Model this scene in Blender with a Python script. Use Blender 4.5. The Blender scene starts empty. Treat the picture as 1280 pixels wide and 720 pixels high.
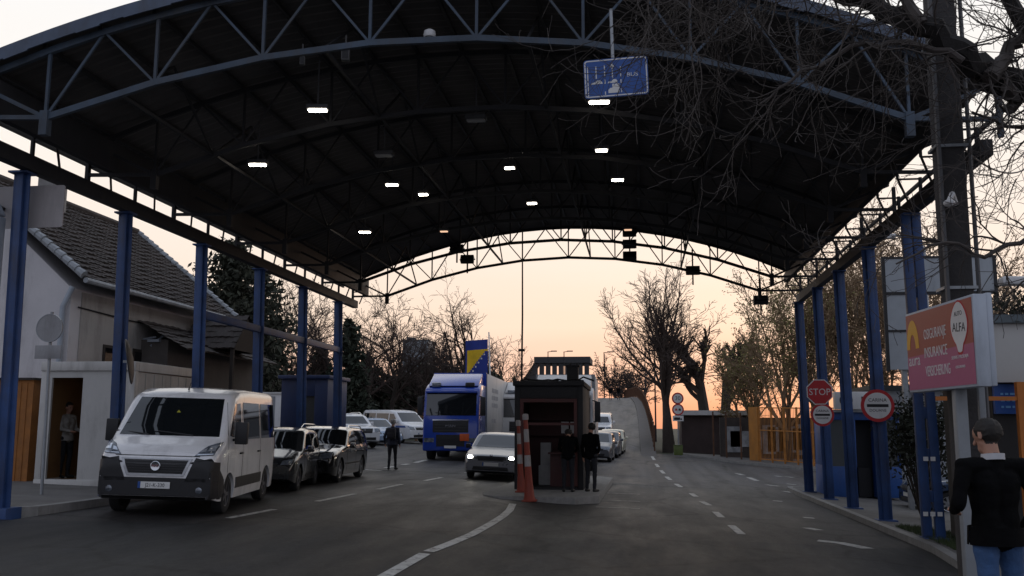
import bpy, bmesh, math, random
from mathutils import Vector, Matrix
from mathutils.bvhtree import BVHTree
RAD = math.radians
scene = bpy.context.scene
COL = scene.collection

# ------------------------------------------------------------------ camera
F, EYE = 1193.0, 1.85
yv = Vector(((800-640)/F, -(535-360)/F, -1)).normalized()     # the road axis (+Y) in camera space
ROLL = 0.015
u = Vector((-math.sin(ROLL), math.cos(ROLL), 0))
zv = (u - yv*u.dot(yv)).normalized()
xv = yv.cross(zv)
C2W = Matrix((xv, yv, zv))                                     # camera -> world rotation
cam = bpy.data.objects.new('camera', bpy.data.cameras.new('camera'))
COL.objects.link(cam)
cam.matrix_world = Matrix.Translation((0, 0, EYE)) @ C2W.to_4x4()
cam.data.sensor_width = 36
cam.data.lens = 36*F/1280
cam.data.clip_start = 0.1
cam.data.clip_end = 6000
scene.camera = cam

# ------------------------------------------------------------------ world, sun, exposure
SUN_EL, SUN_AZ = 2.0, 8.0
world = bpy.data.worlds.new('World'); scene.world = world; world.use_nodes = True
nt = world.node_tree; nt.nodes.clear()
def N(t, **k):
    n = nt.nodes.new(t)
    for a, b in k.items(): setattr(n, a, b)
    return n
L = nt.links.new
out = N('ShaderNodeOutputWorld'); add = N('ShaderNodeAddShader')
sky = N('ShaderNodeTexSky', sky_type='NISHITA', sun_disc=False, sun_elevation=RAD(SUN_EL), sun_rotation=RAD(SUN_AZ))
bg1 = N('ShaderNodeBackground'); bg1.inputs[1].default_value = 0.012
L(sky.outputs[0], bg1.inputs[0])
tc = N('ShaderNodeTexCoord'); sep = N('ShaderNodeSeparateXYZ'); L(tc.outputs['Generated'], sep.inputs[0])
def ramp(stops):
    r = N('ShaderNodeValToRGB'); e = r.color_ramp.elements
    e[0].position, e[0].color = stops[0][0], (*stops[0][1], 1)
    e[1].position, e[1].color = stops[-1][0], (*stops[-1][1], 1)
    for p, c in stops[1:-1]:
        x = e.new(p); x.color = (*c, 1)
    return r
noi = N('ShaderNodeTexNoise'); mp = N('ShaderNodeMapping'); mp.inputs['Scale'].default_value = (1.2, 1.2, 14)
L(tc.outputs['Generated'], mp.inputs[0]); L(mp.outputs[0], noi.inputs['Vector'])
noi.inputs['Scale'].default_value = 2.2; noi.inputs['Detail'].default_value = 5
mm = N('ShaderNodeMath', operation='MULTIPLY_ADD'); mm.inputs[1].default_value = 0.05; L(noi.outputs[0], mm.inputs[0])
sb = N('ShaderNodeMath', operation='SUBTRACT'); sb.inputs[1].default_value = 0.025; L(sep.outputs[2], sb.inputs[0]); L(sb.outputs[0], mm.inputs[2])
front = ramp([(0.0, (0.62, 0.29, 0.22)), (0.03, (0.78, 0.43, 0.33)), (0.06, (0.93, 0.60, 0.47)), (0.105, (0.98, 0.76, 0.61)), (0.16, (0.99, 0.83, 0.71)),
              (0.30, (1.0, 0.94, 0.88)), (0.45, (0.96, 0.96, 0.97)), (0.8, (0.52, 0.58, 0.70)), (1.0, (0.42, 0.48, 0.60))])
back = ramp([(0.0, (0.36, 0.36, 0.43)), (0.25, (0.48, 0.50, 0.60)), (1.0, (0.42, 0.48, 0.60))])
L(mm.outputs[0], front.inputs[0]); L(mm.outputs[0], back.inputs[0])
fr = N('ShaderNodeMapRange', interpolation_type='SMOOTHSTEP'); fr.inputs[1].default_value = -0.55; fr.inputs[2].default_value = 0.55
L(sep.outputs[1], fr.inputs[0])
mx = N('ShaderNodeMix', data_type='RGBA'); L(fr.outputs[0], mx.inputs[0]); L(back.outputs[0], mx.inputs[6]); L(front.outputs[0], mx.inputs[7])
bg2 = N('ShaderNodeBackground'); L(mx.outputs[2], bg2.inputs[0]); bg2.inputs[1].default_value = 1.0
L(bg1.outputs[0], add.inputs[0]); L(bg2.outputs[0], add.inputs[1]); L(add.outputs[0], out.inputs[0])

sd = bpy.data.lights.new('sun', 'SUN'); sd.energy = 0.05; sd.angle = RAD(6); sd.color = (1, 0.62, 0.4)
sun = bpy.data.objects.new('sun', sd); COL.objects.link(sun)
dv = Vector((math.sin(RAD(SUN_AZ))*math.cos(RAD(SUN_EL)), math.cos(RAD(SUN_AZ))*math.cos(RAD(SUN_EL)), math.sin(RAD(SUN_EL))))
sun.rotation_euler = dv.to_track_quat('Z', 'Y').to_euler(); sun.location = dv*300
vs = scene.view_settings
vs.view_transform = 'Standard'; vs.look = 'None'; vs.gamma = 1; vs.use_curve_mapping = False; vs.exposure = 0.0

# ------------------------------------------------------------------ calibration helpers
def ray(px, py):
    return C2W @ Vector(((px-640)/F, -(py-360)/F, -1))
def at(px, py, Y):                                             # point of the photo's pixel at road distance Y
    d = ray(px, py); t = Y/d.y
    return Vector((d.x*t, Y, EYE + d.z*t))
GX = [-60, -14, -9.5, -4.8, -2, 2, 5.5, 8.5, 14, 60]
GY = [(-10, [.5, .45, .3, .18, .1, .02, -.02, -.1, -.2, -.2]), (7, [.5, .45, .3, .18, .1, .02, -.02, -.1, -.2, -.2]),
      (15, [.6, .5, .36, .2, 0, -.13, -.32, -.48, -.58, -.6]), (33, [.65, .55, .36, .2, 0, -.13, -.33, -.5, -.58, -.6]),
      (43, [.75, .68, .48, .3, .1, -.05, -.25, -.35, -.4, -.4]), (55, [1.0, .9, .7, .4, .2, .1, -.1, -.15, -.15, -.15]),
      (70, [1.1, 1., .8, .5, .4, .35, .2, .1, .1, .1]), (1200, [1.1, 1., .8, .5, .4, .35, .2, .1, .1, .1])]
def lerp_tab(xs, ys, x):
    if x <= xs[0]: return ys[0]
    for i in range(len(xs)-1):
        if x <= xs[i+1]:
            return ys[i] + (ys[i+1]-ys[i])*(x-xs[i])/(xs[i+1]-xs[i])
    return ys[-1]
def gz(x, y):
    ys = [g[0] for g in GY]
    return lerp_tab(ys, [lerp_tab(GX, g[1], x) for g in GY], y)
def gpt(px, py, dz=0):                                         # the ground point seen at a pixel
    d = ray(px, py); lo, hi = 3.0, 120.0; Y = lo
    while Y < hi:
        p = Vector((d.x*Y/d.y, Y, EYE + d.z*Y/d.y))
        if p.z <= gz(p.x, p.y)+dz: return p
        Y += 0.02
    return p

# ------------------------------------------------------------------ mesh helpers
class MB:
    def __init__(s): s.v, s.f, s.m, s.cur = [], [], [], 0
    def add(s, vs, fs, M=None):
        b = len(s.v)
        s.v += [tuple(M @ Vector(v)) if M else tuple(v) for v in vs]
        s.f += [tuple(i+b for i in f) for f in fs]; s.m += [s.cur]*len(fs)
        return s
    def mat(s, i): s.cur = i; return s
    def box(s, x0, x1, y0, y1, z0, z1, M=None):
        return s.add([(x0,y0,z0),(x1,y0,z0),(x1,y1,z0),(x0,y1,z0),(x0,y0,z1),(x1,y0,z1),(x1,y1,z1),(x0,y1,z1)],
                     [(0,3,2,1),(4,5,6,7),(0,1,5,4),(1,2,6,5),(2,3,7,6),(3,0,4,7)], M)
    def bar(s, p, q, w, h=None):                               # square bar between two points
        h = h or w; p, q = Vector(p), Vector(q); d = q-p; Ln = d.length
        M = Matrix.Translation(p) @ d.to_track_quat('Y', 'Z').to_matrix().to_4x4()
        return s.box(-w/2, w/2, 0, Ln, -h/2, h/2, M)
    def tube(s, pts, rad, n=8, cap=True):
        pts = [Vector(p) for p in pts]
        if not isinstance(rad, (list, tuple)): rad = [rad]*len(pts)
        rings, up = [], None
        for i, p in enumerate(pts):
            t = (pts[min(i+1, len(pts)-1)]-pts[max(i-1, 0)])
            if t.length < 1e-9: t = Vector((0, 0, 1))
            t.normalize()
            if up is None:
                up = Vector((0, 0, 1)) if abs(t.z) < .9 else Vector((1, 0, 0))
            a = t.cross(up); 
            if a.length < 1e-6: a = t.cross(Vector((0.3, 1, 0.2)))
            a.normalize(); b = a.cross(t); up = b
            rings.append([p + (a*math.cos(2*math.pi*k/n) + b*math.sin(2*math.pi*k/n))*rad[i] for k in range(n)])
        vs = [v for r in rings for v in r]; fs = []
        for i in range(len(rings)-1):
            for k in range(n):
                fs.append((i*n+k, i*n+(k+1)%n, (i+1)*n+(k+1)%n, (i+1)*n+k))
        if cap: fs += [tuple(range(n-1, -1, -1)), tuple((len(rings)-1)*n+k for k in range(n))]
        return s.add(vs, fs)
    def lathe(s, prof, n=20, M=None):                          # profile (radius, z) about Z
        vs = [(r*math.cos(2*math.pi*k/n), r*math.sin(2*math.pi*k/n), z) for r, z in prof for k in range(n)]
        fs = [(i*n+k, i*n+(k+1)%n, (i+1)*n+(k+1)%n, (i+1)*n+k) for i in range(len(prof)-1) for k in range(n)]
        fs += [tuple(range(n-1, -1, -1)), tuple((len(prof)-1)*n+k for k in range(n))]
        return s.add(vs, fs, M)
    def prism(s, poly, h0, h1, M=None):                        # polygon in XY raised from h0 to h1
        n = len(poly)
        return s.add([(x, y, h0) for x, y in poly]+[(x, y, h1) for x, y in poly],
              [tuple(range(n-1, -1, -1)), tuple(range(n, 2*n))]+[(i, (i+1) % n, n+(i+1) % n, n+i) for i in range(n)], M)
    def ball(s, c, r, nu=10, nv=7, M=None):
        r = r if isinstance(r, (tuple, list)) else (r, r, r); vs, fs = [], []
        for j in range(nv+1):
            a = math.pi*j/nv
            for k in range(nu):
                b = 2*math.pi*k/nu
                vs.append((c[0]+r[0]*math.sin(a)*math.cos(b), c[1]+r[1]*math.sin(a)*math.sin(b), c[2]-r[2]*math.cos(a)))
        for j in range(nv):
            for k in range(nu): fs.append((j*nu+k, j*nu+(k+1) % nu, (j+1)*nu+(k+1) % nu, (j+1)*nu+k))
        return s.add(vs, fs, M)
    def grid(s, fn, nu, nv):
        vs = [fn(i/nu, j/nv) for j in range(nv+1) for i in range(nu+1)]
        fs = [(j*(nu+1)+i, j*(nu+1)+i+1, (j+1)*(nu+1)+i+1, (j+1)*(nu+1)+i) for j in range(nv) for i in range(nu)]
        return s.add(vs, fs)
    def build(s, name, mats, parent=None, w=False, origin=None, bevel=0, smooth=False, seg=2):
        me = bpy.data.meshes.new(name)
        off = Vector((0, 0, 0))
        if w:
            p = parent
            while p: off += p.location; p = p.parent
        if origin is not None: off = Vector(origin)
        me.from_pydata([tuple(Vector(v)-off) for v in s.v], [], s.f)
        mats = mats if isinstance(mats, (list, tuple)) else [mats]
        for m in mats: me.materials.append(m)
        me.polygons.foreach_set('material_index', s.m)
        me.validate(); me.update()
        if bevel:
            bm = bmesh.new(); bm.from_mesh(me)
            bmesh.ops.remove_doubles(bm, verts=bm.verts, dist=1e-5)
            es = [e for e in bm.edges if len(e.link_faces) == 2 and e.calc_face_angle(0) > .5]
            bmesh.ops.bevel(bm, geom=es, offset=bevel, segments=seg, affect='EDGES', profile=.5, clamp_overlap=True)
            bm.to_mesh(me); bm.free()
        if smooth or bevel:
            me.polygons.foreach_set('use_smooth', [True]*len(me.polygons))
            me.set_sharp_from_angle(angle=RAD(38))
        o = bpy.data.objects.new(name, me); COL.objects.link(o)
        if parent: o.parent = parent
        if origin is not None: o.location = origin
        return o
def tag(o, label=None, cat=None, group=None, kind=None):
    if label: o['label'] = label
    if cat: o['category'] = cat
    if group: o['group'] = group
    if kind: o['kind'] = kind
    return o
def empty(name, loc, rz=0, label=None, cat=None, group=None):
    o = bpy.data.objects.new(name, None); COL.objects.link(o); o.empty_display_size = .2
    o.location = loc; o.rotation_euler = (0, 0, rz)
    return tag(o, label, cat, group)
def dup(o, parent=None):
    c = o.copy(); COL.objects.link(c)
    if parent: c.parent = parent
    for ch in list(o.children): dup(ch, c)
    return c
def text(name, s, size, m, parent, M, ext=.002, align='CENTER', sx=1.0):
    cu = bpy.data.curves.new(name, 'FONT'); cu.body = s; cu.size = size; cu.extrude = ext
    cu.align_x = align; cu.align_y = 'CENTER'; cu.resolution_u = 3
    t = bpy.data.objects.new(name, cu); COL.objects.link(t)
    me = bpy.data.meshes.new_from_object(t.evaluated_get(bpy.context.evaluated_depsgraph_get()))
    bpy.data.objects.remove(t); bpy.data.curves.remove(cu)
    me.materials.clear(); me.materials.append(m); me.name = name
    me.transform(M @ Matrix.Diagonal((sx, 1, 1, 1)))
    o = bpy.data.objects.new(name, me); COL.objects.link(o); o.parent = parent
    return o
def face_y(x, y, z):                                           # a frame whose text reads for someone looking along +Y
    return Matrix.Translation((x, y, z)) @ Matrix.Rotation(RAD(90), 4, 'X')

# ------------------------------------------------------------------ materials
MATS = {}
def mat(name, col, rough=.6, metal=0, var=.18, scale=3.0, bump=0, bscale=40, spec=.5, dirt=0, coat=0):
    if name in MATS: return MATS[name]
    m = bpy.data.materials.new(name); m.use_nodes = True; t = m.node_tree
    b = t.nodes['Principled BSDF']; lk = t.links.new
    b.inputs['Roughness'].default_value = rough; b.inputs['Metallic'].default_value = metal
    b.inputs['Specular IOR Level'].default_value = spec
    if coat: b.inputs['Coat Weight'].default_value = coat; b.inputs['Coat Roughness'].default_value = .04
    co = t.nodes.new('ShaderNodeTexCoord')
    n = t.nodes.new('ShaderNodeTexNoise'); n.inputs['Scale'].default_value = scale; n.inputs['Detail'].default_value = 6
    n.inputs['Roughness'].default_value = .65
    lk(co.outputs['Object'], n.inputs['Vector'])
    r = t.nodes.new('ShaderNodeValToRGB'); e = r.color_ramp.elements
    e[0].position, e[1].position = .3, .72
    e[0].color = (*[c*(1-var) for c in col], 1); e[1].color = (*[min(1, c*(1+var)) for c in col], 1)
    lk(n.outputs[0], r.inputs[0]); last = r.outputs[0]
    if dirt:
        n2 = t.nodes.new('ShaderNodeTexNoise'); n2.inputs['Scale'].default_value = scale*.45; n2.inputs['Detail'].default_value = 9
        n2.inputs['Roughness'].default_value = .75
        mpn = t.nodes.new('ShaderNodeMapping'); mpn.inputs['Scale'].default_value = (2.2, 2.2, .5); mpn.inputs['Location'].default_value = (7, 3, 1)
        lk(co.outputs['Object'], mpn.inputs[0]); lk(mpn.outputs[0], n2.inputs['Vector'])
        r2 = t.nodes.new('ShaderNodeValToRGB'); r2.color_ramp.elements[0].position = .5; r2.color_ramp.elements[1].position = .72
        lk(n2.outputs[0], r2.inputs[0])
        ml = t.nodes.new('ShaderNodeMath'); ml.operation = 'MULTIPLY'; ml.inputs[1].default_value = dirt; lk(r2.outputs[0], ml.inputs[0])
        mx = t.nodes.new('ShaderNodeMix'); mx.data_type = 'RGBA'; mx.inputs[7].default_value = (.06, .05, .042, 1)
        lk(ml.outputs[0], mx.inputs[0]); lk(last, mx.inputs[6]); last = mx.outputs[2]
    lk(last, b.inputs['Base Color'])
    rr = t.nodes.new('ShaderNodeMapRange'); rr.inputs[3].default_value = max(.02, rough*.85); rr.inputs[4].default_value = min(1, rough*1.2)
    lk(n.outputs[0], rr.inputs[0]); lk(rr.outputs[0], b.inputs['Roughness'])
    if bump:
        nb = t.nodes.new('ShaderNodeTexNoise'); nb.inputs['Scale'].default_value = bscale; nb.inputs['Detail'].default_value = 4
        lk(co.outputs['Object'], nb.inputs['Vector'])
        bp = t.nodes.new('ShaderNodeBump'); bp.inputs['Strength'].default_value = bump; bp.inputs['Distance'].default_value = .02
        lk(nb.outputs[0], bp.inputs['Height']); lk(bp.outputs[0], b.inputs['Normal'])
    MATS[name] = m
    return m
def emit(name, col, s):
    if name in MATS: return MATS[name]
    m = bpy.data.materials.new(name); m.use_nodes = True; b = m.node_tree.nodes['Principled BSDF']
    b.inputs['Base Color'].default_value = (*col, 1); b.inputs['Emission Color'].default_value = (*col, 1)
    b.inputs['Emission Strength'].default_value = s; MATS[name] = m
    return m
def glass(name, tint=(.02, .025, .03), rough=.05, spec=.8):    # tinted vehicle glass: dark, shiny
    return mat(name, tint, rough, 0, .05, 2, spec=spec)

def asphalt():
    m = bpy.data.materials.new('asphalt'); m.use_nodes = True; t = m.node_tree; lk = t.links.new; b = t.nodes['Principled BSDF']
    def n(k, **a):
        q = t.nodes.new(k)
        for x, y in a.items(): setattr(q, x, y)
        return q
    co = n('ShaderNodeTexCoord'); sp = n('ShaderNodeSeparateXYZ'); lk(co.outputs['Object'], sp.inputs[0])
    big = n('ShaderNodeTexNoise'); big.inputs['Scale'].default_value = .35; big.inputs['Detail'].default_value = 8; big.inputs['Roughness'].default_value = .7
    mpn = n('ShaderNodeMapping'); mpn.inputs['Scale'].default_value = (2.6, .7, 1); lk(co.outputs['Object'], mpn.inputs[0]); lk(mpn.outputs[0], big.inputs['Vector'])
    fine = n('ShaderNodeTexNoise'); fine.inputs['Scale'].default_value = 13; fine.inputs['Detail'].default_value = 6; fine.inputs['Roughness'].default_value = .8
    lk(co.outputs['Object'], fine.inputs['Vector'])
    vor = n('ShaderNodeTexVoronoi', feature='DISTANCE_TO_EDGE'); vor.inputs['Scale'].default_value = .33
    wn = n('ShaderNodeTexNoise'); wn.inputs['Scale'].default_value = 1.4; wn.inputs['Detail'].default_value = 6
    lk(co.outputs['Object'], wn.inputs['Vector'])
    wm = n('ShaderNodeMix', data_type='RGBA'); wm.inputs[0].default_value = .32; lk(co.outputs['Object'], wm.inputs[6]); lk(wn.outputs['Color'], wm.inputs[7]); lk(wm.outputs[2], vor.inputs['Vector'])
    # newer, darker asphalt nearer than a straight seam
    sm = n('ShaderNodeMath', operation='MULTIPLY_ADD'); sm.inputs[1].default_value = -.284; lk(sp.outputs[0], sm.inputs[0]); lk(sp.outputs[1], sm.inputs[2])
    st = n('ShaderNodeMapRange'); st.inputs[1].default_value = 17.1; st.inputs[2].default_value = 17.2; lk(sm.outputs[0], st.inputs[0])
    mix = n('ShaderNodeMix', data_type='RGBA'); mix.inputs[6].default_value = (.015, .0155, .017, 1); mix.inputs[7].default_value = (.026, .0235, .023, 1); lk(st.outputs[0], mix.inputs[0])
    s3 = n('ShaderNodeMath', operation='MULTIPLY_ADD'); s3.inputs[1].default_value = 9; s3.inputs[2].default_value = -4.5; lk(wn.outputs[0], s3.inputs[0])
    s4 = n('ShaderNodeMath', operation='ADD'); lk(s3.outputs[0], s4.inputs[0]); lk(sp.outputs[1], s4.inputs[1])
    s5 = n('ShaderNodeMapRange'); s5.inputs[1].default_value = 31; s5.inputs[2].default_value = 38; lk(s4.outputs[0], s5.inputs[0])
    mix2 = n('ShaderNodeMix', data_type='RGBA'); lk(s5.outputs[0], mix2.inputs[0]); lk(mix.outputs[2], mix2.inputs[6]); mix2.inputs[7].default_value = (.054, .053, .055, 1); mix = mix2  # paler past the canopy: open-sky brightness put into the asphalt colour
    r1 = n('ShaderNodeMapRange'); r1.inputs[1].default_value = .3; r1.inputs[2].default_value = .7; r1.inputs[3].default_value = .55; r1.inputs[4].default_value = 1.45; lk(big.outputs[0], r1.inputs[0])
    r2 = n('ShaderNodeMapRange'); r2.inputs[1].default_value = .3; r2.inputs[2].default_value = .7; r2.inputs[3].default_value = .32; r2.inputs[4].default_value = 2.0; lk(fine.outputs[0], r2.inputs[0])
    cr = n('ShaderNodeMapRange'); cr.inputs[1].default_value = .004; cr.inputs[2].default_value = .02; cr.inputs[3].default_value = .35; cr.inputs[4].default_value = 1; lk(vor.outputs['Distance'], cr.inputs[0])
    p1 = n('ShaderNodeMath', operation='MULTIPLY'); lk(r1.outputs[0], p1.inputs[0]); lk(r2.outputs[0], p1.inputs[1])
    p2 = n('ShaderNodeMath', operation='MULTIPLY'); lk(p1.outputs[0], p2.inputs[0]); lk(cr.outputs[0], p2.inputs[1])
    tm = n('ShaderNodeMapping'); tm.inputs['Scale'].default_value = (1.5, .035, 1); lk(co.outputs['Object'], tm.inputs[0])
    tn = n('ShaderNodeTexNoise'); tn.inputs['Scale'].default_value = 1; tn.inputs['Detail'].default_value = 4; lk(tm.outputs[0], tn.inputs['Vector'])
    tr = n('ShaderNodeMapRange'); tr.inputs[1].default_value = .38; tr.inputs[2].default_value = .62; tr.inputs[3].default_value = .62; tr.inputs[4].default_value = 1.25; lk(tn.outputs[0], tr.inputs[0])
    p3 = n('ShaderNodeMath', operation='MULTIPLY'); lk(p2.outputs[0], p3.inputs[0]); lk(tr.outputs[0], p3.inputs[1]); p2 = p3
    mu = n('ShaderNodeMix', data_type='RGBA', blend_type='MULTIPLY'); mu.inputs[0].default_value = 1; lk(mix.outputs[2], mu.inputs[6]); lk(p2.outputs[0], mu.inputs[7])
    lk(mu.outputs[2], b.inputs['Base Color'])
    ro = n('ShaderNodeMapRange'); ro.inputs[1].default_value = .3; ro.inputs[2].default_value = .7; ro.inputs[3].default_value = .48; ro.inputs[4].default_value = .72; lk(big.outputs[0], ro.inputs[0])
    lk(ro.outputs[0], b.inputs['Roughness']); b.inputs['Specular IOR Level'].default_value = .3
    bp = n('ShaderNodeBump'); bp.inputs['Strength'].default_value = .7; bp.inputs['Distance'].default_value = .012
    lk(fine.outputs[0], bp.inputs['Height']); lk(bp.outputs[0], b.inputs['Normal'])
    return m
def worn_paint():                                              # road paint, chipped through to the asphalt
    m = mat('road_paint', (.45, .45, .43), .6, 0, .2, 4, bump=.2); t = m.node_tree; lk = t.links.new; b = t.nodes['Principled BSDF']
    co = t.nodes.new('ShaderNodeTexCoord'); n = t.nodes.new('ShaderNodeTexNoise'); n.inputs['Scale'].default_value = 7; n.inputs['Detail'].default_value = 9; n.inputs['Roughness'].default_value = .75
    lk(co.outputs['Object'], n.inputs['Vector'])
    r = t.nodes.new('ShaderNodeMapRange'); r.inputs[1].default_value = .52; r.inputs[2].default_value = .60; lk(n.outputs[0], r.inputs[0])
    mx = t.nodes.new('ShaderNodeMix'); mx.data_type = 'RGBA'; mx.inputs[7].default_value = (.09, .085, .08, 1); lk(r.outputs[0], mx.inputs[0])
    lk(b.inputs['Base Color'].links[0].from_socket, mx.inputs[6]); lk(mx.outputs[2], b.inputs['Base Color'])
    return m
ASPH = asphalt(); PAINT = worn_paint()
M_CONC = mat('concrete', (.20, .195, .185), .85, 0, .2, 2.5, .3, 30, dirt=.4)
M_KERB = mat('kerb_stone', (.24, .235, .225), .85, 0, .2, 5, .3, 40, dirt=.4)
M_DIRT = mat('earth', (.045, .05, .03), .95, 0, .35, 1.5, .4, 20)
M_BLUE = mat('canopy_blue_paint', (.024, .062, .18), .55, 0, .35, 1.6, .08, dirt=.65)
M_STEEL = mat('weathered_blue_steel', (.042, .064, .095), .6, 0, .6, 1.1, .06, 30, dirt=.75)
M_TRUSS = mat('dark_steel', (.016, .016, .019), .7, 0, .3, 4, dirt=.3)  # dark base colour for steelwork behind the front arch
M_SHEET = mat('roof_sheet_underside', (.085, .078, .076), .8, 0, .3, 1.2)
M_FASC = mat('roof_edge_sheet', (.075, .10, .15), .55, 0, .25, 3, dirt=.5)
M_GALV = mat('galvanised', (.32, .34, .36), .45, .6, .15, 6, dirt=.25)
M_PIPE = mat('downpipe_paint', (.33, .37, .42), .55, 0, .15, 2, dirt=.35)
M_BLACK = mat('black_plastic', (.014, .014, .016), .55, 0, .2, 8)
M_WHITE = mat('white_paint', (.68, .68, .68), .45, 0, .06, 2, dirt=.25)
M_RED = mat('sign_red', (.45, .02, .025), .5, 0, .1, 4)
M_SIGNW = mat('sign_white', (.66, .65, .64), .5, 0, .06, 4, dirt=.15)
M_SIGNB = mat('sign_blue', (.015, .075, .30), .45, 0, .1, 4)
M_SIGNK = mat('sign_black', (.012, .012, .014), .6)
M_BARK = mat('bark', (.050, .040, .034), .95, 0, .3, 8, .4, 30)
M_TWIG = mat('twig_bark', (.060, .050, .045), .9, 0, .3, 8)
M_LAMP = emit('lamp_glow', (1, .90, .76), 26)
# ------------------------------------------------------------------ ground, road, pavements
def seq(a, b, st):
    n = max(1, int(round((b-a)/st))); return [a+(b-a)*i/n for i in range(n+1)]
xs = [-900, -400, -150, -80] + seq(-45, 45, 1.5) + [80, 150, 400, 900]
ys = [-60] + seq(-12, 75, 1.5) + [90, 110, 140, 200, 400, 900, 2500]
g = MB(); nx = len(xs)
g.add([(x, y, gz(x, y)-.05) for y in ys for x in xs],
      [(j*nx+i, j*nx+i+1, (j+1)*nx+i+1, (j+1)*nx+i) for j in range(len(ys)-1) for i in range(nx-1)])
tag(g.build('ground', M_DIRT, smooth=True), 'bare dark earth and thin grass around the border crossing', 'ground', kind='structure')

KERB_R = [(-10, .2), (4, .8), (6, 1.5), (8, 2.2), (10.5, 3.2), (14, 4.6), (18, 5.05), (35.2, 5.05), (35.8, 5.3), (36.2, 6.0)]
def kerb_r(y): return lerp_tab([k[0] for k in KERB_R], [k[1] for k in KERB_R], y)
def side_r(y): return lerp_tab([36, 40, 44, 50, 56, 62], [26, 18, 13, 8.6, 4.8, 2.0], y)
def road_l(y): return -9.9 if 14.3 < y < 33.5 else -44
def road_r(y): return kerb_r(y)+.02 if y < 36.2 else side_r(y)+.02
g = MB(); nu = 170
for rows in (seq(-10, 14.3, .8), seq(14.3001, 33.5, .6), seq(33.501, 36.199, .5), seq(36.201, 62, .6)):
    g.add([(road_l(y)+(road_r(y)-road_l(y))*i/nu, y, gz(road_l(y)+(road_r(y)-road_l(y))*i/nu, y)) for y in rows for i in range(nu+1)],
          [(j*(nu+1)+i, j*(nu+1)+i+1, (j+1)*(nu+1)+i+1, (j+1)*(nu+1)+i) for j in range(len(rows)-1) for i in range(nu)])
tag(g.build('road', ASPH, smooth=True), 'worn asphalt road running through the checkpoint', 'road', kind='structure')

def slab(name, label, left, right, ys, dz, m, kind='structure', kerb=None, nu=12):
    """raised strip between two edge functions, with its kerb faces"""
    s = MB(); n = len(ys)
    P = lambda y, t: (left(y)+(right(y)-left(y))*t, y)
    top = [(*P(y, i/nu), gz(*P(y, i/nu))+dz) for y in ys for i in range(nu+1)]
    s.add(top, [(j*(nu+1)+i, j*(nu+1)+i+1, (j+1)*(nu+1)+i+1, (j+1)*(nu+1)+i) for j in range(n-1) for i in range(nu)])
    s.cur = 1
    for t in (0, 1):
        e = [(*P(y, t), gz(*P(y, t))+dz) for y in ys]
        s.add(e+[(a, b, c-.4) for a, b, c in e], [(i, i+1, n+i+1, n+i) for i in range(n-1)])
    for y in (ys[0], ys[-1]):
        e = [(*P(y, i/nu), gz(*P(y, i/nu))+dz) for i in range(nu+1)]
        s.add(e+[(a, b, c-.4) for a, b, c in e], [(i, i+1, nu+2+i, nu+1+i) for i in range(nu)])
    o = s.build(name, [m, kerb or M_KERB]); return tag(o, label, name.replace('_', ' '), kind=kind)
M_PAVE = mat('pavement_concrete', (.13, .125, .12), .85, 0, .25, 1.6, .3, 40, dirt=.5)
def lx(y): return -9.9-.8*max(0, (15.1-y))
slab('left_pavement', 'raised concrete pavement in front of the cabins', lambda y: -44, lambda y: lx(y)-.16, seq(14.35, 33.4, .7), .14, M_PAVE)
slab('left_kerb', 'stone kerb along the left lane', lambda y: lx(y)-.157, lx, seq(14.35, 33.4, .7), .145, M_KERB, nu=1)
slab('right_pavement', 'raised pavement under the right canopy columns', lambda y: kerb_r(y)+.19, lambda y: 40, seq(-10, 36.1, .6), .12, M_PAVE, nu=24)
slab('right_kerb', 'stone kerb along the right lane', kerb_r, lambda y: kerb_r(y)+.187, seq(-10, 36.1, .6), .125, M_KERB, nu=1)
slab('side_verge', 'pavement strip in front of the orange fence', lambda y: side_r(y)+.05, lambda y: side_r(y)+30, seq(36.3, 62, .8), .12, M_PAVE, nu=14)
# island with the booth
ISL = [(-4.15, 25.4), (-3.95, 24.3), (-3.5, 23.85), (-1.6, 23.9), (-1.05, 24.6), (-.95, 33.5), (-1.4, 34.4), (-3.2, 34.4), (-3.9, 33.6)]
g = MB(); zi = gz(-2.5, 27)
g.prism(ISL, zi-.4, zi+.13); isl = g.build('traffic_island', M_KERB, bevel=.03); tag(isl, 'raised kerbed island carrying the control booth', 'traffic island', kind='structure')

# ramp to the bridge: the kerb line of the photo gives plan and profile
RP = [at(801, 564, 62), at(800, 554, 66), at(799, 541, 75), at(798, 528, 85), at(796, 514, 100), at(793, 504, 115), at(788, 497.5, 130)]
RY = [58]+[p.y for p in RP]+[145, 190, 260]
RZ = [gz(0, 58)]+[p.z for p in RP]+[RP[-1].z+.2, RP[-1].z+.1, RP[-1].z-.3]
RXR = [RP[0].x]+[p.x for p in RP]+[-2.6, -8, -18]
def rz_(y): return lerp_tab(RY, RZ, y)
def rxr(y): return lerp_tab(RY, RXR, y)
M_RAMPC = mat('ramp_concrete', (.075, .07, .068), .85, 0, .25, 1.5, .3, 30, dirt=.6)
M_RAMPS = mat('ramp_pavement', (.085, .08, .08), .8, 0, .25, 1.5, .3, 30, dirt=.4)
RYS = seq(58, 70, 1)+seq(72, 150, 2.5)+seq(155, 260, 15)
W0, SW = 7.0, .95
sec = [(-W0-1.0, -3), (-W0-1.0, .13), (-W0, .13), (-W0, 0)]+[(-W0+W0*k/8, 0) for k in range(1, 9)]+[(0, .13), (SW, .13), (SW, -3)]
ns = len(sec); g = MB()
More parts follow.
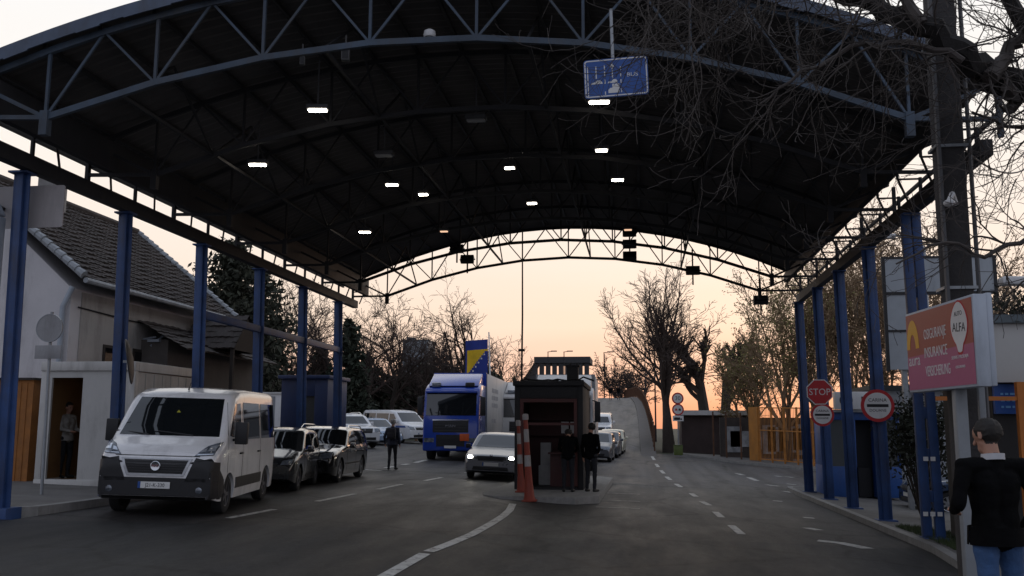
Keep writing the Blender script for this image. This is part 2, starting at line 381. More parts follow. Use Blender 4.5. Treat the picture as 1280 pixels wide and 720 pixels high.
for y in RYS:
    t_ = min(1, max(0, (y-59)/9)); t_ = t_*t_*(3-2*t_)
    for a_, h_ in sec:
        x = rxr(y)+a_; zz = gz(x, y)*(1-t_)+rz_(y)*t_+.004
        g.v.append((x, y, zz+(h_*min(1, max(0, (y-58.5)/3)) if h_ > -1 else -zz-1)))
for k in range(len(RYS)-1):
    for i in range(ns-1):
        g.f.append((k*ns+i, k*ns+i+1, (k+1)*ns+i+1, (k+1)*ns+i)); g.m.append(1 if i in (0, 2, ns-4, ns-2) else 2 if i in (1, ns-3) else 0)
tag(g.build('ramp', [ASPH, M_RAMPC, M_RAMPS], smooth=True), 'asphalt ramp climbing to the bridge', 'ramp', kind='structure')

# ------------------------------------------------------------------ painted markings
def stripe(mb, pts, w, dz=.006):
    n = len(pts); vs = []
    for i, p in enumerate(pts):
        a, b = pts[max(0, i-1)], pts[min(n-1, i+1)]
        d = Vector((b.x-a.x, b.y-a.y)); d.normalize(); q = Vector((-d.y, d.x))*w/2
        for s in (1, -1):
            x, y = p.x+q.x*s, p.y+q.y*s; vs.append((x, y, gz(x, y)+dz))
    mb.add(vs, [(2*i+1, 2*i+3, 2*i+2, 2*i) for i in range(n-1)])
def dens(pts, k=6):
    o = []
    for a, b in zip(pts, pts[1:]): o += [a.lerp(b, i/k) for i in range(k)]
    return o+[pts[-1]]
mk = MB()
for (a, b) in [((285, 648), (343, 637)), ((396, 627), (444, 617.5)), ((472, 612), (502, 605.5)), ((531, 601), (552, 597)), ((582, 591), (598, 588))]:
    stripe(mk, dens([gpt(*a), gpt(*b)]), .14)
for (a, b) in [((455, 587), (476, 588.5)), ((482, 585), (493, 583)), ((503, 581), (511, 580)), ((519, 578.5), (533, 575))]:
    stripe(mk, dens([gpt(*a), gpt(*b)]), .2)
stripe(mk, dens([gpt(p, q) for p, q in [(470, 727), (500, 710), (531, 692.5)]]), .17)
stripe(mk, dens([gpt(p, q) for p, q in [(536, 690), (562, 680), (590, 668), (612, 656), (628, 646), (637, 638), (641, 630)]]), .17)
for (a, b) in [((814.5, 570), (818, 575)), ((820, 580), (823, 584)), ((826, 588), (830, 592)), ((833, 596), (838, 600)), ((845, 605), (851, 609)), ((864, 617), (870, 621)), ((877, 627), (887, 632)), ((894, 640), (902, 647)), ((914, 657), (927, 668))]:
    stripe(mk, dens([gpt(*a), gpt(*b)], 3), .16)
for (a, b) in [((921, 592), (929, 594)), ((936, 597), (946, 601)), ((958, 606), (973, 608)), ((966, 626), (978, 627)), ((980, 614), (990, 616)), ((969, 595), (978, 596)), ((982, 596), (992, 597)), ((983, 605), (995, 606)), ((1004, 647), (1018, 648)), ((1008, 660), (1024, 663))]:
    stripe(mk, dens([gpt(*a), gpt(*b)], 3), .24)
stripe(mk, dens([gpt(1022, 676), gpt(1050, 679), gpt(1085, 686)], 3), .3)
for yy in (622, 631, 640): stripe(mk, dens([gpt(745, yy-6), gpt(800, yy-4)], 4), .07)
tag(mk.build('lane_markings', PAINT), 'worn white lane dashes and guide line on the asphalt', 'road marking', kind='structure')

# ------------------------------------------------------------------ canopy
CX, ZA, B, HX = -2.4, 8.97, .0302, 6.5
def zr(x): return ZA-B*(x-CX)**2
Y0, Y1 = 13.6, 33.3
def sk(x, y=13.6): return .125*(x-CX)*max(0, 1-(y-13.6)/19)      # the front arch stands skewed to the road, the rear one square
LEFT_Y = [14.5, 17.6, 21.0, 24.5, 27.9, 31.4]
RIGHT_Y = [16.1, 19.5, 23.1, 26.5, 29.7, 33.1]
can = empty('canopy', (CX, 15, gz(CX, 15)), 0, 'huge arched checkpoint canopy on blue steel columns over the road', 'canopy')
# roof: corrugated sheet, ribs running along the arch
r = MB(); nU, nV = 44, 150
U = [-7.8+15.6*i/nU for i in range(nU+1)]
def rp(i, j, dz): y_ = Y0+(Y1-Y0)*j/nV; return (CX+U[i], y_+sk(CX+U[i], y_), zr(CX+U[i])+dz+(.018 if j % 2 else -.018))
for lay, dz in ((0, 0), (1, .05)):
    b0 = len(r.v); r.v += [rp(i, j, dz) for j in range(nV+1) for i in range(nU+1)]
    for j in range(nV):
        for i in range(nU):
            q = (b0+j*(nU+1)+i, b0+j*(nU+1)+i+1, b0+(j+1)*(nU+1)+i+1, b0+(j+1)*(nU+1)+i)
            r.f.append(q if lay else q[::-1]); r.m.append(lay)
r.build('roof', [M_SHEET, mat('roof_sheet_top', (.16, .17, .19), .5, 0, .2, 2)], can, w=True)
for y, nm in ((Y0-.035, 'fascia'), (Y1, 'fascia')):
    f = MB()
    for i in range(nU):
        a, b = CX+U[i], CX+U[i+1]; wob = .012*math.sin(i*2.3)
        ya, yb = y+sk(a, y), y+sk(b, y)
        f.add([(a, ya, zr(a)-.10+wob), (b, yb, zr(b)-.10+wob), (b, yb, zr(b)+.10), (a, ya, zr(a)+.10), (a, ya+.03, zr(a)-.10+wob), (b, yb+.03, zr(b)-.10+wob), (b, yb+.03, zr(b)+.10), (a, ya+.03, zr(a)+.10)],
              [(0, 1, 2, 3), (7, 6, 5, 4), (4, 5, 1, 0), (3, 2, 6, 7)])
    f.build(nm, M_FASC, can, w=True)
def arch(y, m, heavy=1.0, name='arch_truss'):
    a = MB(); D = 1.12; e = .075*heavy; st = HX/4
    top = lambda x: Vector((x, y+sk(x, y), zr(x)-.14)); low = lambda x: Vector((x, y+sk(x, y), zr(x)-.09-D))
    k = [CX-HX+st*i for i in range(9)]
    ends = [CX-7.75]+[CX-HX+st/2*i for i in range(17)]+[CX+7.75]
    for p, q in zip(ends, ends[1:]): a.bar(top(p), top(q), e, e*1.3)
    for p, q in zip(k, k[1:]):
        m_ = (p+q)/2; a.bar(low(p), low(q), e, e*1.25)
        a.bar(low(p), top(m_), e*.5); a.bar(low(q), top(m_), e*.5)
    for p in k: a.bar(low(p), top(p), e*.6)
    for s, p, X in ((-1, k[0], -10.17), (1, k[-1], 5.45)):
        lo = low(p); out_ = Vector((X, y+sk(X, y), lo.z))
        a.bar(lo, out_, e*.9); a.bar(lo, top(X-s*.1), e*.8); a.bar(lo-Vector((0, 0, .28)), lo+Vector((0, 0, .1)), e*1.7)
        a.bar(Vector((X, y+sk(X, y), 6.2)), top(X), e)
    return a.build(name, m, can, w=True)
TY = [13.75, 16.95, 20.15, 23.35, 26.55, 29.75, 32.95]
for i, y in enumerate(TY):
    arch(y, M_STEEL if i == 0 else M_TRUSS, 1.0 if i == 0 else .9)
# purlins between the trusses
p = MB()
for i in range(-10, 11):
    x = CX+i*.82; p.box(x-.03, x+.03, Y0+sk(x)+.1, Y1-.1, zr(x)-.095, zr(x)-.03)
p.build('purlins', M_TRUSS, can, w=True)
for i in (-5.425, -2.325, .775, 3.875):                        # lattice girders along the length, dark under the sheet
    p = MB(); x = CX+i; zt, zl = zr(x)-.14, zr(x)-1.21
    for a_, b_ in zip(TY, TY[1:]):
        a_, b_ = a_+sk(x, a_), b_+sk(x, b_); m_ = (a_+b_)/2; p.bar((x, a_, zl), (x, b_, zl), .05); p.bar((x, a_, zl), (x, m_, zt), .035); p.bar((x, b_, zl), (x, m_, zt), .035)
    p.build('bracing', M_TRUSS, can, w=True)
for s, X in ((-1, -10.17), (1, 5.45)):                          # edge beams with packers to the eave
    e = MB(); z = 6.23; ya, yb = Y0+sk(X)+(-.2 if s < 0 else .75), Y1
    e.box(X-.1, X+.1, ya, yb, z-.13, z+.13); xi = X-s*.42; e.box(xi-.07, xi+.07, ya+.3, yb, zr(xi)-(.80 if s < 0 else .5), zr(xi)-.22)
    for q in seq(ya+.4, yb-.3, 1.62):
        e.box(X-.03, X+.03, q-.03, q+.03, z+.13, z+.45 if s > 0 else zr(X)-.02); e.bar((xi, q, z+.42), (xi, q, zr(xi)-.1), .05); e.bar((X, q+.8, z+.1), (xi, q, z+.44), .04); e.bar((X, q, z+.42), (xi, q, z+.42), .035)
    e.build('edge_beam', M_TRUSS, can, w=True, bevel=.008)
def column(xb, xt, y, zb, w=.15, double=False):
    c = MB(); b, t = Vector((xb, y, zb)), Vector((xt, y, 6.10))
    if double:
        o = Vector((.12, 0, 0)); c.bar(b-o, t-o*.8, .13, .17); c.bar(b+o, t+o*.8, .13, .17)
        for k in range(1, 8): q = b.lerp(t, k/8); c.bar(q-o, q+o, .05, .22)
    else:
        c.bar(b, t, w, w*.8)
        c.bar(b-Vector((w*.5, .0, 0)), t-Vector((w*.5, 0, 0)), .02, w*1.02); c.bar(b+Vector((w*.5, 0, 0)), t+Vector((w*.5, 0, 0)), .02, w*1.02)
    c.box(xb-.22, xb+.22, y-.2, y+.2, zb-.3, zb+.025); c.box(xt-.17, xt+.17, y-.15, y+.15, 6.06, 6.097)
    return c.build('column', M_BLUE, can, w=True, bevel=.006)
for i, y in enumerate(LEFT_Y): column(-10.07-.14*(i == 0), -10.19-.12*(i == 0), y, gz(-10.1, y)+.14)
for i, y in list(enumerate(RIGHT_Y))[1:]:
    cl_ = column(5.5, 5.4, y, gz(5.5, y)+.12, double=(i == 1))
    if i == 1:
        for z_, n_, w_ in ((1.25, 2, .09), (.22, 3, .09)):
            for k in range(n_):
                s_ = MB(); x_ = 5.5-.2+.13*k+(.0 if n_ == 3 else .06); s_.box(x_, x_+w_, y-.105, y-.1, z_, z_+.08); s_.build('sticker', M_SIGNW, cl_, w=True)
ib = MB(); ib.box(-10.18, -10.06, 21.0, 31.4, 4.35, 4.53); ib.build('tie_beam', M_BLUE, can, w=True, bevel=.006)
for s, X, yd in ((-1, -10.62, 14.4), (1, 4.93, 15.9)):
    d = MB(); d.box(X-.09, X+.09, yd-.08, yd+.08, gz(X, yd)+.13, 5.3); d.bar((X, yd, 5.3), (X+s*.25, yd, 5.75), .19, .17); d.box(X+s*.25-.1, X+s*.25+.1, yd-.1, yd+.1, 5.75, 6.5)
    d.build('downpipe', M_PIPE, can, w=True, bevel=.01)

# ------------------------------------------------------------------ lamps under the canopy
def hang(px, py, drop=1.3):
    d = ray(px, py); Y = 13.0
    while Y < 33:
        q = Vector((d.x*Y/d.y, Y, EYE+d.z*Y/d.y))
        if q.z > zr(q.x)-drop: return q
        Y += .02
    return q
M_LHOUS = mat('lamp_housing', (.06, .06, .065), .5)
LAMPS = [(397, 139, 'brightest left ceiling lamp, a short lit strip near the front arch', 1.2), (322, 207, 'lit ceiling lamp farthest left, low above the left eave', 1.2),
         (490, 232, 'small lit strip lamp left of the canopy middle', 1), (529, 244, 'tiny lit lamp just right of the small left strip lamp', .8),
         (456, 291, 'lit lamp hanging low near the left rear corner of the canopy', 1.1), (555, 290, 'faint orange strip lamp above the rear left arch', .8),
         (637, 211, 'tiny lit lamp under the middle of the arch', .8), (665, 255, 'small lit lamp low in the middle above the rear opening', .9),
         (752, 189, 'small lit strip lamp between the blue lane sign and the rear lamps', .9), (772, 226, 'warm lit strip lamp right of the middle, below the lane sign', 1),
         (785, 288, 'faint grey strip lamp above the floodlights on the rear arch', .8), (749, 129, 'large bright strip lamp directly under the blue lane sign', 1.3)]
for i, (px, py, lab, k) in enumerate(LAMPS):
    q = hang(px, py); Ls = .135*k
    e = empty('ceiling_lamp', q, RAD(8 if px < 500 else 0), lab, 'ceiling lamp', 'lit lamps under the canopy')
    h = MB(); h.box(-Ls-.03, Ls+.03, -.09, .09, .03, .11); h.bar((0, 0, .1), (0, 0, .95), .025); h.build('housing', M_LHOUS, e, bevel=.01)
    d = MB(); d.box(-Ls, Ls, -.05, .05, -.004, .028)
    d.build('diffuser', M_LAMP if i not in (5, 10) else emit('lamp_glow_weak', (1, .62, .4), 1.0), e, bevel=.01)
for px, py, lab in ((595, 151, 'unlit grey ceiling lamp above the middle lamps'), (480, 195, 'unlit ceiling lamp above the small left strip lamp')):
    q = hang(px, py); e = empty('unlit_lamp', q, 0, lab, 'ceiling lamp')
    h = MB(); h.box(-.2, .2, -.1, .1, .02, .1); h.bar((0, 0, .1), (0, 0, .95), .025); h.build('housing', M_LHOUS, e, bevel=.01)
    h = MB(); h.box(-.17, .17, -.08, .08, -.01, .018); h.build('diffuser', mat('dead_diffuser', (.25, .25, .25), .4), e)
# camera, speaker and floodlights on the trusses
q = at(537, 46, 14.0); e = empty('security_camera', q, 0, 'white dome camera on the lower chord of the front arch', 'security camera')
h = MB(); h.lathe([(.04, .12), (.09, .09), (.10, .02), (.085, -.01)], 14); h.build('housing', M_WHITE, e, smooth=True)
h = MB(); h.ball((0, 0, -.02), (.075, .075, .085)); h.build('dome', glass('dark_glass', (.012, .012, .014)), e, smooth=True)
for px, py, lab, sz in ((432, 68, 'small grey loudspeaker box hung under the front arch', .11), (378, 76, 'little grey sensor hung under the left of the front arch', .07)):
    q = at(px, py, 14.15); e = empty('loudspeaker', q, .2, lab, 'loudspeaker')
    h = MB(); h.box(-sz*.6, sz*.6, -sz*.5, sz*.5, -sz, sz); h.bar((0, 0, sz), (0, 0, sz+.22), .025); h.build('box', mat('grey_box', (.12, .12, .12), .6), e, bevel=.012)
    h = MB(); h.box(-sz*.45, sz*.45, -sz*.5-.008, -sz*.5, -sz*.8, sz*.8); h.build('grille', M_BLACK, e)
FL = [(787, 305, 'floodlight cluster hung on the rear arch above the big tree', 3), (571, 311, 'small floodlight on the left half of the rear arch', 1), (584, 324, 'second floodlight just under the small one on the rear arch', 1), (951, 375, 'floodlight tilted down at the right end of the rear arch', 1), (866, 338, 'floodlight between the cluster and the right end of the rear arch', 1)]
for px, py, lab, n in FL:
    q = at(px, py, 33.2); e = empty('floodlight', q, 0, lab, 'floodlight')
    for j in range(n):
        zz = (j-(n-1)/2)*.42; h = MB(); M = Matrix.Translation((0, 0, zz)) @ Matrix.Rotation(RAD(-28), 4, 'X')
        h.box(-.24, .24, -.1, .1, -.13, .13, M); h.box(-.2, .2, .1, .16, -.09, .09, M); fo = h.build('head', M_TRUSS, e, bevel=.012)
        l_ = MB(); l_.box(-.21, .21, -.108, -.1, -.1, .1, M); l_.build('lens', glass('dark_glass'), fo)
    h = MB(); h.bar((.0, .05, -.5), (.0, .05, .75), .05); h.bar((-.28, .05, 0), (.28, .05, 0), .04); h.build('bracket', M_TRUSS, e)
# blue lane sign on its pole
q = at(770, 97, 13.7); ls = empty('lane_sign', (q.x, q.y, q.z), RAD(-2), 'blue overhead lane sign with white arrows, lorry and BUS lane, hung from a white pole', 'lane sign')
W2, H2 = .475, .30
TL = Matrix.Rotation(RAD(2.0), 4, 'Y')
def rrect(w, h, r_, n=5):
    o = []
    for cx_, cy_, a0 in ((w-r_, h-r_, 0), (-w+r_, h-r_, 90), (-w+r_, -h+r_, 180), (w-r_, -h+r_, 270)):
        o += [(cx_+r_*math.cos(RAD(a0+90*i/n)), cy_+r_*math.sin(RAD(a0+90*i/n))) for i in range(n+1)]
    return o
MF = Matrix.Rotation(RAD(-2.0), 4, 'Y') @ Matrix.Rotation(RAD(90), 4, 'X')
s_ = MB(); s_.prism(rrect(W2, H2, .05), -.02, .02, MF); pn = s_.build('panel', M_SIGNB, ls)
s_ = MB(); o_, i_ = rrect(W2-.012, H2-.012, .045), rrect(W2-.03, H2-.03, .03); n_ = len(o_)
s_.add([(a, b, .0225) for a, b in o_]+[(a, b, .0225) for a, b in i_], [(i, (i+1) % n_, n_+(i+1) % n_, n_+i) for i in range(n_)], MF); s_.build('border', M_SIGNW, pn)
s_ = MB()
def pl(poly): s_.prism(poly, .0205, .0235, MF)
def rc(x0, x1, y0, y1): pl([(x0, y0), (x1, y0), (x1, y1), (x0, y1)])
rc(-.425, -.41, -.27, .2); rc(-.30, -.283, -.0, .19)
for y in (.13, .03, -.09): rc(-.172, -.157, y, y+.07)
rc(-.172, -.157, -.26, -.21); rc(-.057, -.043, -.01, .17); pl([(-.082, .16), (-.018, .16), (-.05, .23)])
for y in (.1, 0, -.1, -.24): rc(.065, .08, y, y+.06)
pl([(-.385, -.085), (-.36, -.06), (-.31, -.055), (-.285, -.03), (-.23, -.03), (-.205, -.06), (-.2, -.085)])
pl([(-.13, -.085), (-.11, -.06), (-.07, -.055), (-.05, -.03), (.0, -.03), (.02, -.06), (.02, -.085)])
pl([(-.12, -.24), (-.12, -.19), (-.09, -.16), (-.06, -.16), (-.06, -.1), (.045, -.1), (.045, -.24)])
s_.build('markings', M_SIGNW, pn)
text('lettering', 'BUS', .085, M_SIGNW, pn, MF @ Matrix.Translation((.245, .02, .0215)), sx=1.15)
s_ = MB(); s_.tube([(-.03, .05, -.1), (-.05, .05, .35), (-.07, .05, 1.1)], .028, 10); s_.build('pole', M_GALV, ls, smooth=True)
# ------------------------------------------------------------------ vehicles
M_TYRE = mat('tyre_rubber', (.016, .016, .017), .85, 0, .2, 12)
M_RIM = mat('alloy_rim', (.42, .43, .45), .3, .8, .1, 6)
M_STEELRIM = mat('steel_rim', (.10, .10, .11), .5, .4, .15, 6)
M_GLASS = glass('car_glass', (.010, .012, .014), .03, 1.0)
M_PLATE = mat('plate_white', (.7, .7, .68), .45, 0, .03)
M_CHROME = mat('chrome', (.6, .61, .63), .15, 1.0, .05)
M_HEAD = mat('headlight_glass', (.16, .18, .21), .06, .3, .75, 9, spec=1)
M_TAIL = mat('tail_red', (.25, .012, .012), .15, 0, .1, 10, spec=.8)
M_SEAM = mat('panel_gap', (.008, .008, .008), .9)
M_LAMPON = emit('headlight_on', (1, .92, .76), 45)
def blur(f, w):
    return lambda y: sum(f(y+w*k/4) for k in range(-4, 5))/9
class Body:
    """one lofted shell: side profile top(y), plan taper, tumblehome and real wheel arches, front at -Y"""
    def __init__(s, L_, W_, top, clear, wheels, wr, belt, tum, corner=.12, taper=.14, nose=.55, fz=.35):
        s.L, s.W, s.belt, s.tum, s.taper, s.nose, s.wr, s.wheels = L_, W_, belt, tum, taper, nose, wr, wheels
        tabx, taby = [p[0] for p in top], [p[1] for p in top]
        base = lambda y: lerp_tab(tabx, taby, y)
        s.top = blur(base, .07)
        Ra = wr+.055
        ys_ = set(round(-L_/2+L_*i/110, 4) for i in range(111))
        for yw in wheels:
            for q in (Ra+.003, Ra-.001, Ra*.97, Ra*.9): ys_ |= {round(yw-q, 4), round(yw+q, 4)}
        for q in (.01, .025, .045, .07, .1): ys_ |= {round(-L_/2+q, 4), round(L_/2-q, 4)}
        ys_ = sorted(y for y in ys_ if -L_/2 <= y <= L_/2)
        def zb(y):
            e = min(y+L_/2, L_/2-y)
            b = clear+.10*max(0, 1-e/.5)**2
            for yw in wheels:
                d = abs(y-yw)
                if d < Ra: b = max(b, wr+math.sqrt(Ra*Ra-d*d)*.98)
            return b
        vs = []; K = 0
        for y in ys_:
            zt = s.top(y); b = min(zb(y), zt-.06); r = min(corner, (zt-b)*.4)
            e = min(y+L_/2, L_/2-y); sh = 1-.0*e
            zs = [b+(zt-r-b)*i/8 for i in range(9)]
            half = [(s.hw(y, z), z) for z in zs]
            h = half[-1][0]
            half += [(h-r*.12, zt-r*.62), (h-r*.38, zt-r*.28), (h-r*.8, zt-r*.06), (h*.62, zt+.008), (h*.3, zt+.02)]
            sec = [(half[0][0]*.6, b)]+half
            ring = [(x, y, z) for x, z in sec]+[(-x, y, z) for x, z in reversed(sec)]
            K = len(ring); vs += ring
        s.mb = MB(); n = len(ys_)
        s.mb.add(vs, [(j*K+i, (j+1)*K+i, (j+1)*K+(i+1) % K, j*K+(i+1) % K) for j in range(n-1) for i in range(K)] + [tuple(range(K)), tuple((n-1)*K+i for i in range(K-1, -1, -1))])
        s.bvh = BVHTree.FromPolygons([Vector(v) for v in s.mb.v], s.mb.f)
    def hw(s, y, z):
        e = min(y+s.L/2, s.L/2-y); k = max(0, 1-e/s.nose)
        w = s.W/2*(1-s.taper*k**2.4)
        if z > s.belt: w -= (z-s.belt)*s.tum
        if z < .42: w -= (.42-z)*.14
        return w
    def hit(s, side, a, b, eps):
        o, d = {'F': ((a, -9, b), (0, 1, 0)), 'R': ((a, 9, b), (0, -1, 0)), '+': ((9, a, b), (-1, 0, 0)), '-': ((-9, a, b), (1, 0, 0)), 'T': ((a, b, 9), (0, 0, -1))}[side]
        p, nn, _, _ = s.bvh.ray_cast(Vector(o), Vector(d))
        if p is None: return Vector({'F': (a, -s.L/2, b), 'R': (a, s.L/2, b), '+': (s.hw(a, b), a, b), '-': (-s.hw(a, b), a, b), 'T': (a, b, 1.4)}[side])
        if nn.dot(Vector(d)) > 0: nn = -nn
        return p+nn*eps
    def patch(s, name, m, parent, side, quad, eps=.006, nu=8, nv=6, thick=.012):
        """panel that follows the shell, given by four corners (lower left, lower right, upper right, upper left) in side view"""
        q = [Vector(c) for c in quad]; mb = MB()
        def fn(e):
            def g_(u_, v_):
                c = (q[0].lerp(q[1], u_)).lerp(q[3].lerp(q[2], u_), v_); return s.hit(side, c.x, c.y, e)
            return g_
        outer = [fn(eps)(i/nu, j/nv) for j in range(nv+1) for i in range(nu+1)]
        dd = {'F': (0, 1, 0), 'R': (0, -1, 0), '+': (-1, 0, 0), '-': (1, 0, 0), 'T': (0, 0, -1)}[side]
        ctr = sum(outer, Vector())/len(outer)
        N1 = nu+1
        fs = [(j*N1+i, j*N1+i+1, (j+1)*N1+i+1, (j+1)*N1+i) for j in range(nv) for i in range(nu)]
        mb.add(outer, fs)
        rim = [i for i in range(N1)]+[j*N1+nu for j in range(1, nv+1)]+[nv*N1+i for i in range(nu-1, -1, -1)]+[j*N1 for j in range(nv-1, 0, -1)]
        ed = [outer[i] for i in rim]; inn = [p+Vector(dd)*thick for p in ed]; n = len(rim)
        mb.add(ed+inn, [(i, (i+1) % n, n+(i+1) % n, n+i) for i in range(n)])
        return mb.build(name, m, parent, smooth=True)
def wheel(parent, x, y, r, wdt, rim, s, steer=0, spokes=5):
    M = Matrix.Translation((x, y, r)) @ Matrix.Rotation(steer, 4, 'Z') @ Matrix.Rotation(RAD(90)*s, 4, 'Y')
    t = MB(); t.lathe([(r*.60, -wdt/2), (r*.90, -wdt/2), (r*.97, -wdt*.42), (r, -wdt*.25), (r, wdt*.25), (r*.97, wdt*.42), (r*.90, wdt/2), (r*.64, wdt/2), (r*.60, wdt*.36)], 28, M)
    w = t.build('wheel', M_TYRE, parent, smooth=True)
    q = MB(); q.lathe([(r*.645, wdt*.30), (r*.645, wdt*.47), (r*.58, wdt*.44), (r*.56, wdt*.15), (r*.1, wdt*.12)], 28, M)
    for k in range(spokes):
        A = M @ Matrix.Rotation(2*math.pi*k/spokes, 4, 'Z'); q.box(-r*.09, r*.09, r*.08, r*.6, wdt*.25, wdt*.40, A)
    q.lathe([(r*.17, wdt*.2), (r*.17, wdt*.42), (r*.1, wdt*.45)], 12, M)
    q.build('rim', rim, w, smooth=True)
def mirror(parent, x, y, z, s, m, k=1.0, h=.17):
    b = MB(); b.box(min(x+s*.06, x+s*.27*k), max(x+s*.06, x+s*.27*k), y-.09, y+.05, z-h/2, z+h/2); b.bar((x-s*.03, y, z-h*.35), (x+s*.1, y, z-h*.25), .05)
    o = b.build('mirror', m, parent, bevel=.03)
    g_ = MB(); g_.box(min(x+s*.085, x+s*.25*k), max(x+s*.085, x+s*.25*k), y+.046, y+.056, z-h/2+.025, z+h/2-.025); g_.build('mirror_glass', M_CHROME, o)
def plate(parent, txt, y, z, front=True, w=.52, blue=True):
    b = MB(); b.box(-w/2, w/2, y-.012, y, z-.055, z+.055); o = b.build('licence_plate', M_PLATE, parent)
    if blue:
        b = MB(); b.box(-w/2, -w/2+.045, y-.014, y-.0125, z-.055, z+.055); b.build('plate_band', M_SIGNB, o)
    if txt: text('plate_number', txt, .088, M_SIGNK, o, face_y(.02, y-.0135, z-.003), .0012, sx=.92)
def car(name, label, cat, group, front, rz, S, paint, rim=None, lights=None, plate_txt=None, detail=True):
    """S: dimensions and outline of one body style; front = where the middle of the front bumper stands"""
    Ln = S['L']; rim = rim or M_RIM
    c = Vector((front[0]-math.sin(rz)*Ln/2, front[1]+math.cos(rz)*Ln/2, 0))
    fz_, rz_2 = gz(front[0], front[1]), gz(2*c.x-front[0], 2*c.y-front[1])
    c.z = gz(c.x, c.y) if 'z' not in S else S['z']
    e = empty(name, c, rz, label, cat, group)
    if 'z' not in S:
        xl, xr = gz(c.x-math.cos(rz), c.y-math.sin(rz)), gz(c.x+math.cos(rz), c.y+math.sin(rz))
        e.rotation_euler = (math.atan2(rz_2-fz_, Ln), math.atan2(xl-xr, 2)*.8, rz)
    if 'tilt' in S: e.rotation_euler = (S['tilt'], 0, rz)
    B_ = Body(Ln, S['W'], S['top'], S['clear'], S['wheels'], S['wr'], S['belt'], S['tum'], S.get('corner', .12), S.get('taper', .14), S.get('nose', .55))
    body = B_.mb.build('body', paint, e, smooth=True)
    for i, yw in enumerate(S['wheels']):
        for s in (-1, 1): wheel(e, s*(S['W']/2-.13), yw, S['wr'], .2, rim, s, S.get('steer', 0) if i == 0 else 0, S.get('spokes', 5))
    un = MB(); un.box(-S['W']/2+.30, S['W']/2-.30, -Ln/2+.25, Ln/2-.25, S['clear']+.03, S['belt']-.25)
    for yw in S['wheels']: un.box(-S['W']/2+.08, S['W']/2-.08, yw-S['wr']-.02, yw+S['wr']+.02, S['wr']+.02, S['wr']+.055+S['wr']*.9)
    un.build('underbody', M_SEAM, e)
    g_ = B_.patch('windscreen', M_GLASS, e, 'F', S['ws'], .006, 10, 8)
    if 'rw' in S: B_.patch('rear_window', M_GLASS, e, 'R', S['rw'], .006, 8, 6)
    for k, q in enumerate(S['side']):
        for s in '+-': B_.patch('side_window', M_GLASS, e, s, q, .006, 6, 5)
    ge = S['grille']; gr = B_.patch('grille', M_BLACK, e, 'F', ge, .01, 8, 4)
    for q in S.get('low', []): B_.patch('bumper_intake', M_BLACK, e, 'F', q, .008, 8, 4)
    for s in (-1, 1):
        q = [(s*a, b) for a, b in S['head']]
        hl = B_.patch('headlight', M_HEAD, e, 'F', q, .014, 6, 4, .03)
        if lights:
            p = B_.hit('F', s*lights[0], lights[1], .01); b = MB(); b.ball(p, (.085, .035, .07)); b.build('lamp', M_LAMPON, hl, smooth=True)
        if 'tail' in S: B_.patch('tail_light', M_TAIL, e, 'R', [(s*a, b) for a, b in S['tail']], .012, 4, 5, .03)
        mirror(e, s*B_.hw(S['mir'][0], S['mir'][1]), S['mir'][0], S['mir'][1], s, S.get('mirm', paint), S.get('mirk', .8), S.get('mirh', .15))
        for yd in S['doors']:
            z0_, z1_ = S['doorz']; B_.patch('door_seam', M_SEAM, e, '+' if s > 0 else '-', [(yd-.006, z0_), (yd+.006, z0_), (yd+.006, z1_), (yd-.006, z1_)], .003, 1, 8, .004)
        for yh in S['handles']:
            x = B_.hw(yh, S['belt']-.1); b = MB(); b.box(min(s*x, s*(x+.035)), max(s*x, s*(x+.035)), yh-.1, yh+.1, S['belt']-.115, S['belt']-.085); b.build('door_handle', S.get('hm', paint), e, bevel=.008)
    if S.get('sill'):
        for s in '+-': B_.patch('side_trim', M_BLACK, e, s, S['sill'], .008, 8, 2)
    p = B_.hit('F', 0, S['pz'], 0); plate(e, plate_txt, p.y-.012, S['pz'])
    if S.get('badge'):
        p = B_.hit('F', 0, S['badge'][0], .02); b = MB(); b.lathe([(S['badge'][1], -.012), (S['badge'][1], .01), (S['badge'][1]*.8, .014)], 18, Matrix.Translation(p) @ Matrix.Rotation(RAD(90), 4, 'X')); b.build('badge', M_CHROME, e, smooth=True)
    if S.get('rails'):
        for s in (-1, 1):
            b = MB(); y0_, y1_ = S['rails']; pts = []
            for k in range(9):
                y = y0_+(y1_-y0_)*k/8; pts.append((s*(B_.hw(y, B_.top(y)-.1)-.1), y, B_.top(y)+(.06 if 0 < k < 8 else -.01)))
            b.tube(pts, .018, 6); b.build('roof_rail', S.get('railm', M_CHROME), e, smooth=True)
    return e, B_
HATCH = dict(L=3.75, W=1.64, top=[(-1.9, .55), (-1.86, .66), (-1.7, .78), (-.95, .96), (-.18, 1.42), (.3, 1.47), (1.2, 1.44), (1.62, 1.36), (1.84, .95), (1.9, .6)], clear=.2, wheels=(-1.12, 1.22), wr=.30, belt=.92, tum=.25,
    ws=[(-.64, .99), (.64, .99), (.54, 1.37), (-.54, 1.37)], rw=[(-.6, 1.0), (.6, 1.0), (.5, 1.34), (-.5, 1.34)], side=[[(-.55, .97), (.32, .95), (.32, 1.34), (-.12, 1.33)], [(.4, .95), (1.25, .97), (1.1, 1.32), (.4, 1.35)]],
    grille=[(-.4, .58), (.4, .58), (.42, .66), (-.42, .66)], low=[[(-.45, .30), (.45, .30), (.5, .42), (-.5, .42)]], head=[(.48, .62), (.72, .64), (.74, .76), (.52, .72)], tail=[(.6, .75), (.74, .75), (.7, 1.0), (.58, 1.0)],
    mir=(-.5, .98), doors=(-.62, .36, 1.3), doorz=(.3, .94), handles=(.2, 1.12), pz=.47, badge=(.63, .05))
